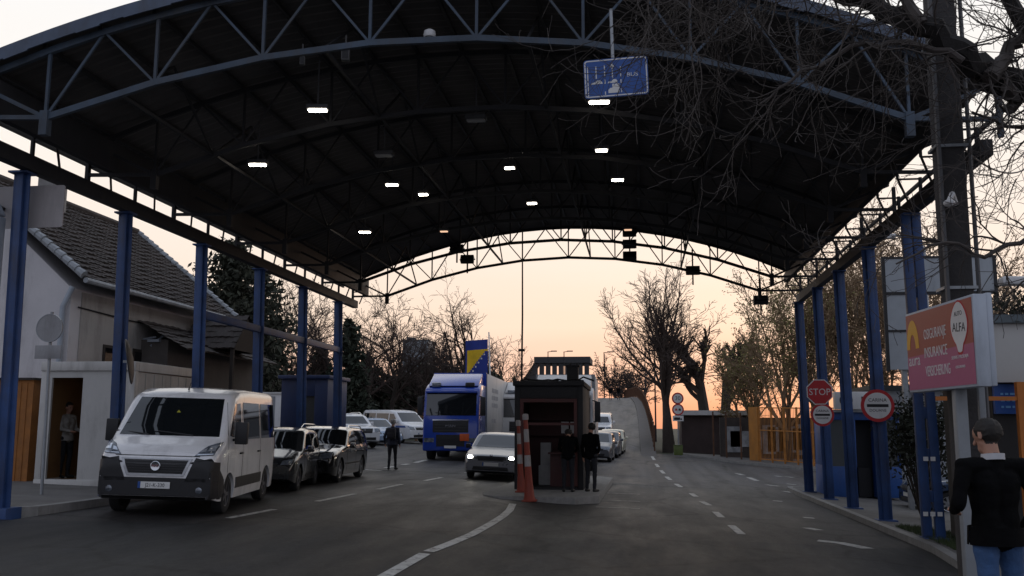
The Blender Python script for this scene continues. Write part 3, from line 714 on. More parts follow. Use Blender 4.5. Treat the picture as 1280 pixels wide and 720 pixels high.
SEDAN = dict(L=4.65, W=1.78, top=[(-2.35, .55), (-2.30, .68), (-2.15, .77), (-1.15, .95), (-.95, .97), (-.2, 1.40), (.3, 1.46), (1.2, 1.42), (1.75, 1.28), (2.1, 1.05), (2.3, 1.0), (2.35, .6)], clear=.19, wheels=(-1.42, 1.30), wr=.32, belt=.93, tum=.26,
    ws=[(-.70, 1.0), (.70, 1.0), (.58, 1.37), (-.58, 1.37)], rw=[(-.62, 1.05), (.62, 1.05), (.5, 1.33), (-.5, 1.33)], side=[[(-.62, .99), (.32, .96), (.32, 1.36), (-.12, 1.34)], [(.4, .96), (1.35, .99), (1.2, 1.33), (.4, 1.36)]],
    grille=[(-.40, .60), (.40, .60), (.46, .74), (-.46, .74)], low=[[(-.6, .28), (.6, .28), (.55, .42), (-.55, .42)]], head=[(.50, .62), (.80, .64), (.80, .76), (.50, .73)], tail=[(.55, .78), (.8, .78), (.78, .95), (.55, .95)],
    mir=(-.62, 1.0), doors=(-.75, .36, 1.4), doorz=(.3, .95), handles=(.22, 1.2), pz=.50, badge=(.755, .045))
WAGON = dict(SEDAN, L=4.6, W=1.80, top=[(-2.32, .58), (-2.27, .74), (-2.1, .84), (-1.15, .98), (-.95, 1.0), (-.3, 1.43), (.2, 1.50), (1.4, 1.48), (1.9, 1.40), (2.2, 1.02), (2.3, .95), (2.32, .6)], side=[[(-.66, 1.01), (.28, .99), (.28, 1.40), (-.18, 1.38)], [(.36, .99), (1.2, 1.01), (1.2, 1.39), (.36, 1.41)], [(1.28, 1.02), (1.85, 1.08), (1.72, 1.36), (1.28, 1.39)]],
    ws=[(-.70, 1.03), (.70, 1.03), (.6, 1.42), (-.6, 1.42)], rw=[(-.62, 1.04), (.62, 1.04), (.54, 1.36), (-.54, 1.36)], rails=(-.1, 1.9), head=[(.48, .64), (.80, .68), (.80, .84), (.52, .78)], tail=[(.66, .8), (.84, .8), (.78, 1.1), (.66, 1.1)], sill=[(-.9, .47), (.85, .47), (.85, .52), (-.9, .52)])
SUV = dict(L=4.75, W=1.85, top=[(-2.38, .75), (-2.34, .95), (-2.2, 1.05), (-1.2, 1.16), (-1.0, 1.18), (-.45, 1.62), (.1, 1.74), (1.6, 1.72), (2.15, 1.62), (2.3, 1.1), (2.38, .7)], clear=.3, wheels=(-1.45, 1.40), wr=.38, belt=1.12, tum=.22, corner=.1,
    ws=[(-.74, 1.22), (.74, 1.22), (.62, 1.6), (-.62, 1.6)], rw=[(-.66, 1.2), (.66, 1.2), (.58, 1.6), (-.58, 1.6)], side=[[(-.72, 1.18), (.28, 1.16), (.28, 1.6), (-.28, 1.58)], [(.36, 1.16), (1.2, 1.16), (1.2, 1.6), (.36, 1.61)], [(1.28, 1.18), (2.0, 1.2), (1.9, 1.56), (1.28, 1.6)]],
    grille=[(-.38, .78), (.38, .78), (.46, 1.0), (-.46, 1.0)], low=[[(-.6, .42), (.6, .42), (.6, .56), (-.6, .56)]], head=[(.52, .82), (.84, .84), (.84, 1.0), (.54, 1.0)], tail=[(.7, .85), (.86, .85), (.82, 1.2), (.7, 1.2)],
    mir=(-.66, 1.22), doors=(-.8, .32, 1.25), doorz=(.45, 1.12), handles=(.2, 1.1), pz=.62, badge=(.9, .05), rails=(0, 1.9), spokes=6, mirh=.2)
MINIBUS = dict(L=4.9, W=1.9, top=[(-2.45, .75), (-2.41, .95), (-2.25, 1.05), (-1.75, 1.2), (-1.6, 1.24), (-.85, 1.86), (-.4, 1.95), (2.2, 1.94), (2.38, 1.85), (2.45, 1.0)], clear=.26, wheels=(-1.5, 1.5), wr=.34, belt=1.15, tum=.12, corner=.12, taper=.10,
    ws=[(-.80, 1.27), (.80, 1.27), (.70, 1.80), (-.70, 1.80)], rw=[(-.72, 1.2), (.72, 1.2), (.68, 1.78), (-.68, 1.78)], side=[[(-1.28, 1.22), (-.45, 1.2), (-.45, 1.74), (-.85, 1.72)], [(-.35, 1.2), (.85, 1.2), (.85, 1.75), (-.35, 1.75)], [(.95, 1.2), (2.15, 1.2), (2.12, 1.75), (.95, 1.75)]],
    grille=[(-.42, .80), (.42, .80), (.46, .94), (-.46, .94)], low=[[(-.6, .38), (.6, .38), (.6, .52), (-.6, .52)]], head=[(.52, .80), (.86, .82), (.86, 1.0), (.56, .96)], tail=[(.8, .8), (.9, .8), (.88, 1.2), (.8, 1.2)],
    mir=(-1.25, 1.3), doors=(-1.35, -.4, .9), doorz=(.42, 1.12), handles=(-.55, .75), pz=.58, badge=(.87, .05), mirh=.22)
VAN = dict(L=4.96, W=2.05, top=[(-2.50, .72), (-2.485, .86), (-2.45, 1.0), (-2.32, 1.16), (-1.98, 1.31), (-1.90, 1.34), (-1.28, 2.02), (-1.12, 2.13), (-.75, 2.22), (0, 2.255), (2.3, 2.25), (2.44, 2.17), (2.48, 1.9), (2.50, .7)], clear=.25, wheels=(-1.55, 1.45), wr=.34, belt=1.15, tum=.10, corner=.15, taper=.09, nose=.6,
    ws=[(-.88, 1.36), (.88, 1.36), (.76, 2.04), (-.76, 2.04)], rw=[(-.8, 1.3), (.8, 1.3), (.78, 2.0), (-.78, 2.0)], side=[[(-1.62, 1.38), (-.78, 1.30), (-.78, 1.98), (-1.16, 1.96)], [(-.58, 1.30), (.72, 1.30), (.72, 2.0), (-.58, 2.0)], [(.86, 1.30), (2.2, 1.30), (2.18, 2.0), (.86, 2.0)]],
    grille=[(-.45, .73), (.45, .73), (.55, .95), (-.55, .95)], low=[], head=[(.62, 1.03), (.93, 1.05), (.975, 1.27), (.80, 1.20)], tail=[(.88, .8), (.98, .8), (.98, 1.3), (.88, 1.3)],
    mir=(-1.42, 1.43), mirm=M_BLACK, mirk=1.05, mirh=.40, doors=(-1.72, -.66, .8), doorz=(.42, 1.98), handles=(-.82, .62), hm=M_BLACK, pz=.535, sill=[(-1.1, .42), (.95, .42), (.95, .62), (-1.1, .62)])

M_VANW = mat('van_white', (.80, .80, .81), .22, 0, .05, 1.5, dirt=.30, coat=.6)
def P2(px, Y): q = at(px, 600, Y); return (q.x, Y)
vf = gpt(197, 645)
van, VB = car('minivan', 'white passenger van with black bumper and mirrors standing at the left kerb', 'van', None, (vf.x, vf.y-.2), RAD(9.5), VAN, M_VANW, M_STEELRIM)
# the black lower bumper wraps the nose, the bright surround frames the grille
lo = [VB.patch('bumper', M_BLACK, van, 'F', [(-1.0, .30), (1.0, .30), (1.0, .66), (-1.0, .66)], .018, 30, 6, .05)]
for s in (-1, 1): VB.patch('bumper_corner', M_BLACK, van, 'F', [(s*.50, .60), (s*1.0, .60), (s*1.0, .93), (s*.66, 1.0)], .018, 10, 8, .05)
for s in (-1, 1): VB.patch('bumper_side', M_BLACK, van, '+' if s > 0 else '-', [(-2.49, .31), (-1.94, .32), (-1.96, .62), (-2.46, 1.0)], .014, 8, 8, .04)
for a, b in (([(-.48, .69), (.48, .69), (.47, .725), (-.47, .725)], 0), ([(-.60, .955), (.60, .955), (.60, .98), (-.60, .98)], 0)): VB.patch('grille_surround', mat('silver_trim', (.5, .51, .53), .3, .3), van, 'F', a, .024, 12, 2, .03)
for s in (-1, 1): VB.patch('grille_surround', MATS['silver_trim'], van, 'F', [(s*.445, .70), (s*.485, .69), (s*.60, .98), (s*.55, .96)], .025, 2, 6, .03)
for k in range(5):
    z = .765+.04*k; VB.patch('grille_slat', mat('dark_slat', (.03, .03, .033), .4), van, 'F', [(-.46-.02*k, z), (.46+.02*k, z), (.46+.02*k, z+.012), (-.46-.02*k, z+.012)], .02, 10, 1, .01)
VB.patch('bonnet_seam', M_SEAM, van, 'F', [(-.72, 1.02), (.72, 1.02), (.72, 1.032), (-.72, 1.032)], .004, 10, 1, .004)
for s in (-1, 1):
    for q in ([(.70, 1.09), (.79, 1.10), (.81, 1.16), (.745, 1.14)], [(.83, 1.11), (.93, 1.12), (.95, 1.22), (.85, 1.19)], [(.66, 1.045), (.92, 1.06), (.92, 1.075), (.67, 1.06)]):
        VB.patch('reflector', mat('reflector', (.62, .66, .72), .12, .6, .2, 20), van, 'F', [(s*x_, z_) for x_, z_ in q], .02, 4, 3, .01)
p = VB.hit('F', 0, .855, .03); b = MB(); b.lathe([(.085, -.02), (.085, .008), (.075, .014), (.06, .008)], 24, Matrix.Translation(p) @ Matrix.Rotation(RAD(90), 4, 'X')); bd = b.build('badge', M_CHROME, van, smooth=True)
text('badge_letters', 'FIAT', .055, mat('badge_red', (.2, .02, .03), .3), bd, face_y(p.x, p.y-.016, p.z), .003, sx=1.0)
p = VB.hit('F', 0, .535, .016); plate(van, 'J21-K-330', p.y-.01, .535, w=.54)
for s in (-1, 1):
    p = VB.hit('F', s*.76, .46, .012); b = MB(); b.lathe([(.055, -.03), (.055, .012), (.04, .02)], 16, Matrix.Translation(p) @ Matrix.Rotation(RAD(90), 4, 'X')); b.build('fog_light', M_HEAD, van, smooth=True)
b = MB(); b.tube([(0, -.95, 2.2), (0, -.86, 2.34)], .006, 6); b.lathe([(.02, 2.2), (.012, 2.24)], 10, Matrix.Translation((0, -.95, 0))); b.build('antenna', M_BLACK, van)
for s in (-.35, .42):
    p0, p1 = VB.hit('F', s, 1.36, .02), VB.hit('F', s-.62, 1.42, .02); b = MB(); b.tube([p0, p1], .014, 6); b.build('wiper', M_BLACK, van)
p = VB.hit('F', .02, 1.82, -.09); b = MB(); b.prism([(0, .06), (.035, .02), (.012, 0), (.03, -.05), (-.03, -.05), (-.012, 0), (-.035, .02)], -.004, .004, face_y(p.x, VB.hit('F', .0, 1.78, .012).y-.0, 1.76)); b.build('air_freshener', mat('tag_yellow', (.55, .5, .04), .6), van)

M_CARK = mat('car_black', (.010, .010, .011), .14, 0, .15, 2, coat=1, spec=.6)
M_CARD = mat('car_dark_grey', (.022, .024, .027), .2, 0, .15, 2, coat=.8)
M_CARW = mat('car_white', (.76, .77, .79), .25, 0, .05, 2, dirt=.2, coat=.5)
M_CARB = mat('car_pale_blue', (.33, .42, .56), .25, 0, .05, 2, dirt=.15, coat=.5)
M_CARS = mat('car_silver', (.17, .175, .19), .28, .5, .08, 2, coat=.5)
M_CARG = mat('car_grey', (.12, .13, .15), .28, .3, .08, 2, coat=.5)
M_CARY = mat('taxi_cream', (.62, .62, .50), .3, 0, .06, 2, coat=.4)
M_CARN = mat('car_navy', (.03, .055, .11), .25, .2, .08, 2, coat=.6)
a_ = gpt(345, 611); car('hatchback', 'small dark grey hatchback squeezed between the white van and the black estate car', 'car', None, (a_.x, 21.75), RAD(9), HATCH, M_CARD, M_STEELRIM)
a_ = at(366, 600, 25.0); ka, _ = car('estate_car', 'glossy black estate car with roof rails behind the dark hatchback', 'car', None, (a_.x+.12, 25.2), RAD(4), WAGON, M_CARK)
a_ = gpt(612, 600); car('oncoming_car', 'grey saloon car with its headlights on driving up beside the booth', 'car', None, (a_.x, a_.y), RAD(1), dict(SEDAN, mirm=M_BLACK), M_CARS, None, (.66, .69))
a_ = at(456, 556, 47.5); car('off_road_car', 'white off-road car with dark grille parked at the left yard', 'car', 'parked cars in the left yard', (a_.x, 47.5), RAD(38), SUV, M_CARW)
a_ = at(489, 552, 52.0); car('parked_car', 'pale blue car parked between the white off-road car and the minibus', 'car', 'parked cars in the left yard', (a_.x, 52.0), RAD(42), dict(HATCH, L=4.1), M_CARB)
a_ = at(527, 552, 56.0); mbus, MBB = car('minibus', 'white minibus with a blue side stripe parked in front of the timber fence', 'minibus', 'parked cars in the left yard', (a_.x, 56.0), RAD(52), MINIBUS, M_CARW)
for s in '+-': MBB.patch('side_stripe', M_SIGNB, mbus, s, [(-2.3, .92), (2.35, .92), (2.35, 1.04), (-2.3, 1.04)], .008, 16, 2)
a_ = at(412, 545, 52.0); car('dark_car', 'dark car parked behind the blue cabin, left of the white off-road car', 'car', 'parked cars in the left yard', (a_.x, 52.0), RAD(40), SEDAN, M_CARN)
# queue at the foot of the ramp
for px, Y, S, m, lab in ((743, 48.5, HATCH, M_CARS, 'silver hatchback first in the queue beside the booth'), (752, 54, SEDAN, M_CARG, 'grey saloon second in the queue on the ramp'),
                         (762, 59.5, dict(HATCH, L=4.2), M_CARY, 'cream and yellow taxi last of the three cars below the ramp')):
    a_ = at(px, 560, Y); car('queued_car', lab, 'car', 'cars queuing below the ramp', (a_.x, Y), RAD(-2), S, m)
S_ = dict(SUV); a_ = at(748, 540, 67.5); S_['z'] = rz_(69.5); S_['tilt'] = RAD(5); car('queued_car', 'white car coming down the ramp behind the queue', 'car', 'cars queuing below the ramp', (a_.x, 67.5), 0, S_, M_CARW)
# the blue car on the right stands across, facing left
a_ = at(1137, 640, 28.3); car('side_parked_car', 'dark blue car parked across the side yard behind the right columns', 'car', None, (a_.x, 28.6), RAD(-90), dict(WAGON, rails=None, spokes=7), M_CARN)

# ------------------------------------------------------------------ lorries
def lorry(label, front, rz, cabm, boxm, H=3.9, cabH=3.55, Lbox=9.0, detail=True, letters=None, cat='lorry', name='lorry'):
    z = gz(front[0], front[1]); e = empty(name, (front[0], front[1], z), rz, label, cat)
    w = 1.22
    c = MB(); prof = [(0, .42), (-.02, .95), (0, 1.55), (.06, 1.95), (.30, 2.95), (.42, 3.12), (.9, cabH-.22), (2.25, cabH-.2), (2.25, .9), (.3, .42)]
    M = Matrix(((0, 0, 1, -w), (1, 0, 0, 0), (0, 1, 0, 0), (0, 0, 0, 1)))
    c.prism(prof, 0, 2*w, M); cab = c.build('cab', cabm, e, bevel=.07, seg=3)
    def fy(zz): return lerp_tab([.42, .95, 1.55, 1.95, 2.95, 3.12], [0, -.02, 0, .06, .30, .42], zz)
    def panel(nm, m, x0, x1, z0, z1, eps=.012, par=e, n=5):
        b = MB(); a = [(x0+(x1-x0)*i/6, fy(z0+(z1-z0)*j/n)-eps-.0*i, z0+(z1-z0)*j/n) for j in range(n+1) for i in range(7)]
        b.add(a, [(j*7+i, j*7+i+1, (j+1)*7+i+1, (j+1)*7+i) for j in range(n) for i in range(6)])
        rim = list(range(7))+[j*7+6 for j in range(1, n+1)]+[n*7+i for i in range(5, -1, -1)]+[j*7 for j in range(n-1, 0, -1)]
        ed = [a[i] for i in rim]; b.add(ed+[(p, q+eps+.02, r_) for p, q, r_ in ed], [(i, (i+1) % len(ed), len(ed)+(i+1) % len(ed), len(ed)+i) for i in range(len(ed))])
        return b.build(nm, m, par)
    ws = panel('windscreen', M_GLASS, -1.1, 1.1, 1.95, 2.92)
    b = MB(); b.box(-1.15, 1.15, fy(2.98)-.16, fy(2.98)-.02, 2.92, 3.03); b.build('sun_visor', cabm, e, bevel=.03)
    panel('grille', M_BLACK, -.78, .78, 1.22, 1.72); panel('lower_grille', M_BLACK, -.62, .62, .62, 1.12)
    panel('chrome_strip', M_CHROME, -.80, .80, 1.735, 1.775, .02, n=1)
    for k in range(3): panel('grille_bar', mat('dark_slat', (.03, .03, .033), .4), -.70, .70, 1.28+.12*k, 1.32+.12*k, .02, n=1)
    for s in (-1, 1):
        x0, x1 = sorted((s*.72, s*1.16)); h = panel('headlight', M_HEAD, x0, x1, .80, .98, .018, n=2)
        b = MB(); b.box(*sorted((s*1.28, s*1.5)), .12, .22, 1.95, 2.75); b.bar((s*1.18, .2, 2.8), (s*1.4, .17, 2.74), .05); b.bar((s*1.18, .2, 1.95), (s*1.4, .17, 1.98), .05); b.build('mirror', M_BLACK, e, bevel=.03)
        b = MB(); b.add([(s*(w+.006), .42, 1.95), (s*(w+.006), 1.35, 1.95), (s*(w+.006), 1.35, 2.75), (s*(w+.006), .55, 2.75)], [(0, 1, 2, 3) if s > 0 else (3, 2, 1, 0)]); b.build('side_window', M_GLASS, e)
        b = MB(); b.box(*sorted((s*.55, s*.95)), .5, .75, 3.2, 3.4); b.build('roof_lamp', M_HEAD if s < 0 else M_BLACK, e, bevel=.04)
        for yy, n_ in ((1.05, 1), (3.6, 2), (2.6+Lbox*.72, 2), (2.6+Lbox*.72+1.25, 2)):
            wheel(e, s*(w-.2 if n_ == 1 else w-.28), yy, .5, .3 if n_ == 1 else .5, M_STEELRIM, s, 0, 8)
    b = MB(); b.prism([(.55, cabH-.3), (1.9, H-.05), (2.2, H-.05), (2.2, cabH-.3)], -w*.92, w*.92, Matrix(((0, 0, 1, 0), (1, 0, 0, 0), (0, 1, 0, 0), (0, 0, 0, 1)))); b.build('wind_deflector', cabm, e, bevel=.05)
    b = MB(); b.box(-w-.03, w+.03, 2.55, 2.55+Lbox, 1.15, H); bx = b.build('trailer', boxm, e, bevel=.02)
    b = MB(); b.box(-w-.034, w+.034, 2.545, 2.60, 1.14, H+.01); b.box(-w-.034, w+.034, 2.5+Lbox, 2.555+Lbox, 1.14, H+.01); b.box(-w-.036, w+.036, 2.61, 2.49+Lbox, 1.1, 1.2); b.build('trailer_frame', M_GALV if boxm is not cabm else cabm, bx)
    b = MB(); b.box(-.45, .45, .5, 2.4+Lbox, .7, 1.1); b.box(-w, w, 3.0, 3.1, .5, 1.1); b.build('chassis', M_BLACK, e)
    plate(e, None, -.03, .60, blue=False)
    if letters:
        text('cab_letters', letters, .14, M_CHROME, e, face_y(0, fy(1.5)-.028, 1.49), .005, sx=1.5)
    return e, fy
M_TRUCKB = mat('lorry_blue', (.012, .05, .34), .25, 0, .1, 1.5, dirt=.15, coat=.6)
M_BOXW = mat('trailer_white', (.55, .54, .53), .5, 0, .06, 1.2, dirt=.3)
a_, b_ = gpt(535, 575), gpt(600, 575)
bl, fy = lorry('blue lorry with white box trailer and orange plate on its front in the left lane', ((a_.x+b_.x)/2, a_.y), RAD(1.5), M_TRUCKB, M_BOXW, letters='MAN')
b = MB(); b.box(.42, .82, -.05, -.02, .86, 1.16); b.build('hazard_plate', mat('hazard_orange', (.62, .10, .02), .5), bl, bevel=.006)
b = MB(); b.box(-1.22, 1.22, 2.50, 2.545, 3.3, 3.93); b.build('trailer_headboard', M_TRUCKB, bl)
for s in (1, -1):
    R_ = Matrix.Translation((s*1.256, 5.6, 0)) @ Matrix.Rotation(RAD(90*s), 4, 'Z') @ Matrix.Rotation(RAD(90), 4, 'X')
    b = MB()
    for zz, ws_ in ((3.2, (.9, .5, .7)), (2.85, (.6, .9, .5)), (2.5, (.8, .3, .8)), (1.75, (.7, .6))):
        x = -1.3
        for wd in ws_: b.box(x, x+wd, zz-.1, zz+.1, -.002, .004, R_); x += wd+.18
    b.build('side_lettering', mat('faded_grey', (.34, .34, .36), .6), bl)
a_ = at(655, 560, 50.0)
lorry('white lorry standing behind the blue lorry, half hidden by the booth', (a_.x, 50.0), RAD(0), M_BOXW, M_BOXW, H=3.9, Lbox=8)
a_ = at(703, 560, 38.0)
lorry('pale lorry with a box body directly behind the booth', (a_.x, 38.0), RAD(1.5), mat('lorry_grey_white', (.45, .45, .46), .4, dirt=.3), mat('trailer_grey', (.48, .47, .46), .5, 0, .08, 1.2, dirt=.35), H=3.95, Lbox=7)
def atx(px, py, X):
    d = ray(px, py); t = X/d.x; return Vector((X, d.y*t, EYE+d.z*t))
# ------------------------------------------------------------------ house on the left
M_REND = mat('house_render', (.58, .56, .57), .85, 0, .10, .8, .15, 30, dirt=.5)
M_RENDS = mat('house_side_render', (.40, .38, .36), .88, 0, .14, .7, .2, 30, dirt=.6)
M_TILE = mat('roof_tile', (.052, .043, .040), .9, 0, .45, 1.3, .4, 25, dirt=.3)
M_VERGE = mat('verge_tile', (.30, .32, .34), .7, 0, .25, 5, dirt=.4)
M_DARKW = mat('dark_timber', (.035, .028, .024), .8, 0, .3, 4)
def tiled(mb, p00, p10, p11, p01, courses, cols):
    """tiled slope: p00-p10 along the eave, p01-p11 along the ridge; each course steps up over the last"""
    p00, p10, p11, p01 = map(Vector, (p00, p10, p11, p01)); nrm = (p10-p00).cross(p01-p00).normalized()
    if nrm.z < 0: nrm = -nrm
    for j in range(courses):
        vs = []
        for (v_, h) in ((j/courses, .036), ((j+1.12)/courses, .004)):
            for i in range(cols*2+1):
                a = p00.lerp(p10, i/(cols*2)); b = p01.lerp(p11, i/(cols*2))
                vs.append(a.lerp(b, min(v_, 1.0))+nrm*(h+(.013 if i % 2 else -.008)+.010*math.sin(j*1.7+i*.9)+.012*math.sin(j*3.1+i*.23)))
        n = cols*2+1; mb.add(vs, [(i, i+1, n+i+1, n+i) for i in range(n-1)])
        mb.add([vs[i] for i in range(n)]+[vs[i]-nrm*.05 for i in range(n)], [(n+i, n+i+1, i+1, i) for i in range(n-1)])
hx = -13.4
e0, e1 = atx(105, 347, hx), atx(296, 399, hx)
rdg = at(-58, 203, e0.y); rx, rzt = rdg.x, rdg.z
hg = gz(hx, e0.y)+.1
hs = empty('house', (rx, (e0.y+e1.y)/2, hg), 0, 'pale rendered house with a steep dark tiled roof behind the white cabin', 'house')
wl = MB(); xw = hx-.42; zl = e0.z-.25; xb = 2*rx-xw
M = Matrix(((1, 0, 0, 0), (0, 0, 1, 0), (0, 1, 0, 0), (0, 0, 0, 1)))
wl.prism([(xw, hg-.5), (xw, zl+.02), (rx, rzt-.28), (xb, zl+.02), (xb, hg-.5)], e0.y+.18, e1.y-.15, M)
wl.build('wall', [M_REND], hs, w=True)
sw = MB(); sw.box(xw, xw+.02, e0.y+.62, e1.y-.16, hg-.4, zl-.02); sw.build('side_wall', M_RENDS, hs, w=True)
rf = MB(); tiled(rf, (hx, e0.y, e0.z), (hx, e1.y, e1.z), (rx, e1.y, rzt), (rx, e0.y, rzt), 34, 46)
tiled(rf, (2*rx-hx, e1.y, e0.z), (2*rx-hx, e0.y, e0.z), (rx, e0.y, rzt), (rx, e1.y, rzt), 14, 20)
rf.add([(hx, e0.y+.02, e0.z-.04), (hx, e1.y-.02, e0.z-.04), (rx, e1.y-.02, rzt-.04), (rx, e0.y+.02, rzt-.04), (2*rx-hx, e0.y+.02, e0.z-.04), (2*rx-hx, e1.y-.02, e0.z-.04)], [(3, 2, 1, 0), (5, 2, 3, 4)])
roof = rf.build('roof', M_TILE, hs, w=True)
for yy, nm in ((e0.y, 'verge'), (e1.y, 'verge')):
    v = MB(); n_ = 20
    for k in range(n_):
        a = Vector((hx, yy, e0.z+.05)).lerp(Vector((rx, yy, rzt+.05)), k/n_); b = Vector((hx, yy, e0.z+.05)).lerp(Vector((rx, yy, rzt+.05)), (k+1.15)/n_)
        v.tube([a+Vector((0, 0, .02)), b-Vector((0, 0, .005))], [.11, .085], 8)
    v.build(nm, M_VERGE, hs, w=True)
v = MB(); v.tube([(rx, e0.y, rzt+.06), (rx, e1.y, rzt+.06)], .11, 8); v.build('ridge_tiles', M_TILE, hs, w=True)
ch = at(115, 262, e0.y+4.5); ch = Vector((rx+.35, e0.y+3.6, rzt))
c = MB(); c.box(ch.x-.28, ch.x+.28, ch.y-.28, ch.y+.28, ch.z-.7, ch.z+.55); c.box(ch.x-.36, ch.x+.36, ch.y-.36, ch.y+.36, ch.z+.55, ch.z+.66); c.build('chimney', mat('chimney_render', (.26, .25, .24), .9, 0, .2, 2, dirt=.4), roof, w=True)
gt = MB(); gt.tube([(hx+.05, e0.y, e0.z-.06), (hx+.05, e1.y, e1.z-.06)], .07, 8); gt.build('gutter', M_VERGE, hs, w=True)
gt = MB(); gt.tube([(xw+.08, e0.y+.10, e0.z-.2), (xw-.12, e0.y+.06, e0.z-.7), (xw-.12, e0.y+.06, hg)], .07, 10); gt.build('downpipe', M_PIPE, hs, w=True, smooth=True)
for p0, p1 in (((129, 433), (146, 452)), ((166, 438), (187, 458))):
    a, b = atx(*p0, xw), atx(*p1, xw)
    f = MB(); f.box(xw+.012, xw+.05, a.y-.05, b.y+.05, b.z-.5, a.z+.05); fo = f.build('window', M_DARKW, hs, w=True)
    f = MB(); f.box(xw+.04, xw+.056, a.y+.03, b.y-.03, b.z-.45, a.z-.03); f.build('pane', glass('window_dark', (.008, .009, .011), .08), fo, w=True)
a = atx(195, 424, xw+.4); d = MB(); d.bar((xw, a.y, a.z), (xw+.4, a.y, a.z+.06), .05); d.box(xw+.25, xw+.6, a.y-.2, a.y+.2, a.z-.09, a.z-.02); d.bar((xw+.3, a.y-.1, a.z-.2), (xw+.6, a.y+.25, a.z+.22), .05); d.build('wall_lamp', M_PIPE, hs, w=True)
w_ = MB(); p = [atx(98, 384, xw+.03), atx(160, 400, xw+.05), atx(215, 412, xw+.03)]; w_.tube(p, .02, 5); w_.build('cable', M_BLACK, hs, w=True)
# low annex with a small tiled porch roof
a0, a1 = atx(208, 470, -13.0), atx(318, 470, -13.0); ya, yb = a0.y, a1.y; zt = atx(205, 412, -13.0).z
an = empty('annex', (-13.2, (ya+yb)/2, hg), 0, 'dark lean-to annex with a little tiled porch gable at the rear of the house', 'annex')
m_ = MB(); m_.box(-14.4, -13.0, ya, yb, hg-.3, zt-.25); m_.build('wall', mat('annex_wall', (.10, .09, .085), .9, 0, .25, 1.5, dirt=.5), an, w=True)
m_ = MB(); tiled(m_, (-12.3, ya-.3, zt-.55), (-12.3, yb+.3, zt-.55), (-14.3, yb+.3, zt+.55), (-14.3, ya-.3, zt+.55), 9, 18); m_.build('roof', M_TILE, an, w=True)
q0 = atx(270, 410, -12.6); m_ = MB(); y_ = q0.y+.8
tiled(m_, (-11.9, y_-1.0, zt-.35), (-13.6, y_-1.0, zt-.35), (-13.6, y_, zt+.75), (-11.9, y_, zt+.75), 6, 8); tiled(m_, (-13.6, y_+1.0, zt-.35), (-11.9, y_+1.0, zt-.35), (-11.9, y_, zt+.75), (-13.6, y_, zt+.75), 6, 8); m_.build('porch_roof', M_TILE, an, w=True)
m_ = MB(); m_.prism([(y_-.95, zt-.38), (y_+.95, zt-.38), (y_, zt+.66)], -11.98, -11.94, Matrix(((0, 0, 1, 0), (1, 0, 0, 0), (0, 1, 0, 0), (0, 0, 0, 1)))); m_.bar((-12, y_-.9, hg), (-12, y_-.9, zt-.3), .1); m_.bar((-12, y_+.9, hg), (-12, y_+.9, zt-.3), .1); m_.build('porch_gable', M_DARKW, an, w=True)

# ------------------------------------------------------------------ white site cabin with the open door
Yc = 19.45; xl, xr_ = at(42, 600, Yc).x, at(161, 600, Yc).x
zt = at(100, 452, Yc).z; gb = gz(-11.9, Yc)+.14; yr = atx(246, 492, xr_).y
M_CAB = mat('cabin_white', (.46, .455, .44), .5, 0, .08, 1.2, dirt=.45)
M_CABB = mat('cabin_beam', (.50, .49, .47), .5, 0, .1, 2, dirt=.45)
cb = empty('site_cabin', ((xl+xr_)/2, Yc, gb), 0, 'white container office with an open sliding door on the left pavement', 'cabin')
dx0, dx1 = at(58, 560, Yc).x, at(98, 560, Yc).x; zh = at(80, 472, Yc).z
m_ = MB(); m_.box(xl+.14, dx0, Yc+.03, Yc+.09, gb+.12, zt-.2); m_.box(dx0, xr_-.14, Yc+.03, Yc+.09, zh, zt-.2)
m_.box(xl+.03, xl+.09, Yc+.14, yr-.14, gb+.12, zt-.2); m_.box(xr_-.09, xr_-.04, Yc+.14, yr-.14, gb+.12, zt-.22); m_.box(xl+.14, xr_-.14, yr-.09, yr-.04, gb+.12, zt-.2)
for k in range(1, 7): y_ = Yc+.14+(yr-Yc-.28)*k/7; m_.box(xr_-.04, xr_-.025, y_-.01, y_+.01, gb+.2, zt-.24)
m_.build('wall', M_CAB, cb, w=True)
m_ = MB(); m_.box(dx1, xr_-.14, Yc+.005, Yc+.03, gb+.12, zh-.003); m_.build('sliding_door', M_CAB, cb, w=True)
for X in (xl, xr_-.14):
    for Y in (Yc, yr-.14): m_ = MB(); m_.box(X, X+.14, Y, Y+.14, gb+.122, zt-.202); m_.build('corner_post', M_CABB, cb, w=True, bevel=.01)
m_ = MB(); m_.box(xl-.01, xr_+.01, Yc-.02, Yc+.14, zt-.2, zt); m_.box(xl-.01, xr_+.01, yr-.14, yr+.02, zt-.2, zt); m_.box(xl-.01, xl+.14, Yc+.14, yr-.14, zt-.2, zt-.002); m_.box(xr_-.14, xr_+.01, Yc+.14, yr-.14, zt-.2, zt-.002); m_.build('roof_beam', M_CABB, cb, w=True, bevel=.012)
m_ = MB(); m_.box(xl+.1, xr_-.1, Yc+.1, yr-.1, zt-.06, zt-.02); m_.build('roof', M_CAB, cb, w=True)
m_ = MB(); m_.box(xl, xr_, Yc-.02, Yc+.14, gb-.15, gb+.12); m_.box(xl, xr_, yr-.14, yr, gb-.15, gb+.12); m_.box(xr_-.14, xr_, Yc+.14, yr-.14, gb-.15, gb+.12); m_.box(xl, xl+.14, Yc+.14, yr-.14, gb-.15, gb+.12); m_.build('base_beam', M_CABB, cb, w=True, bevel=.01)
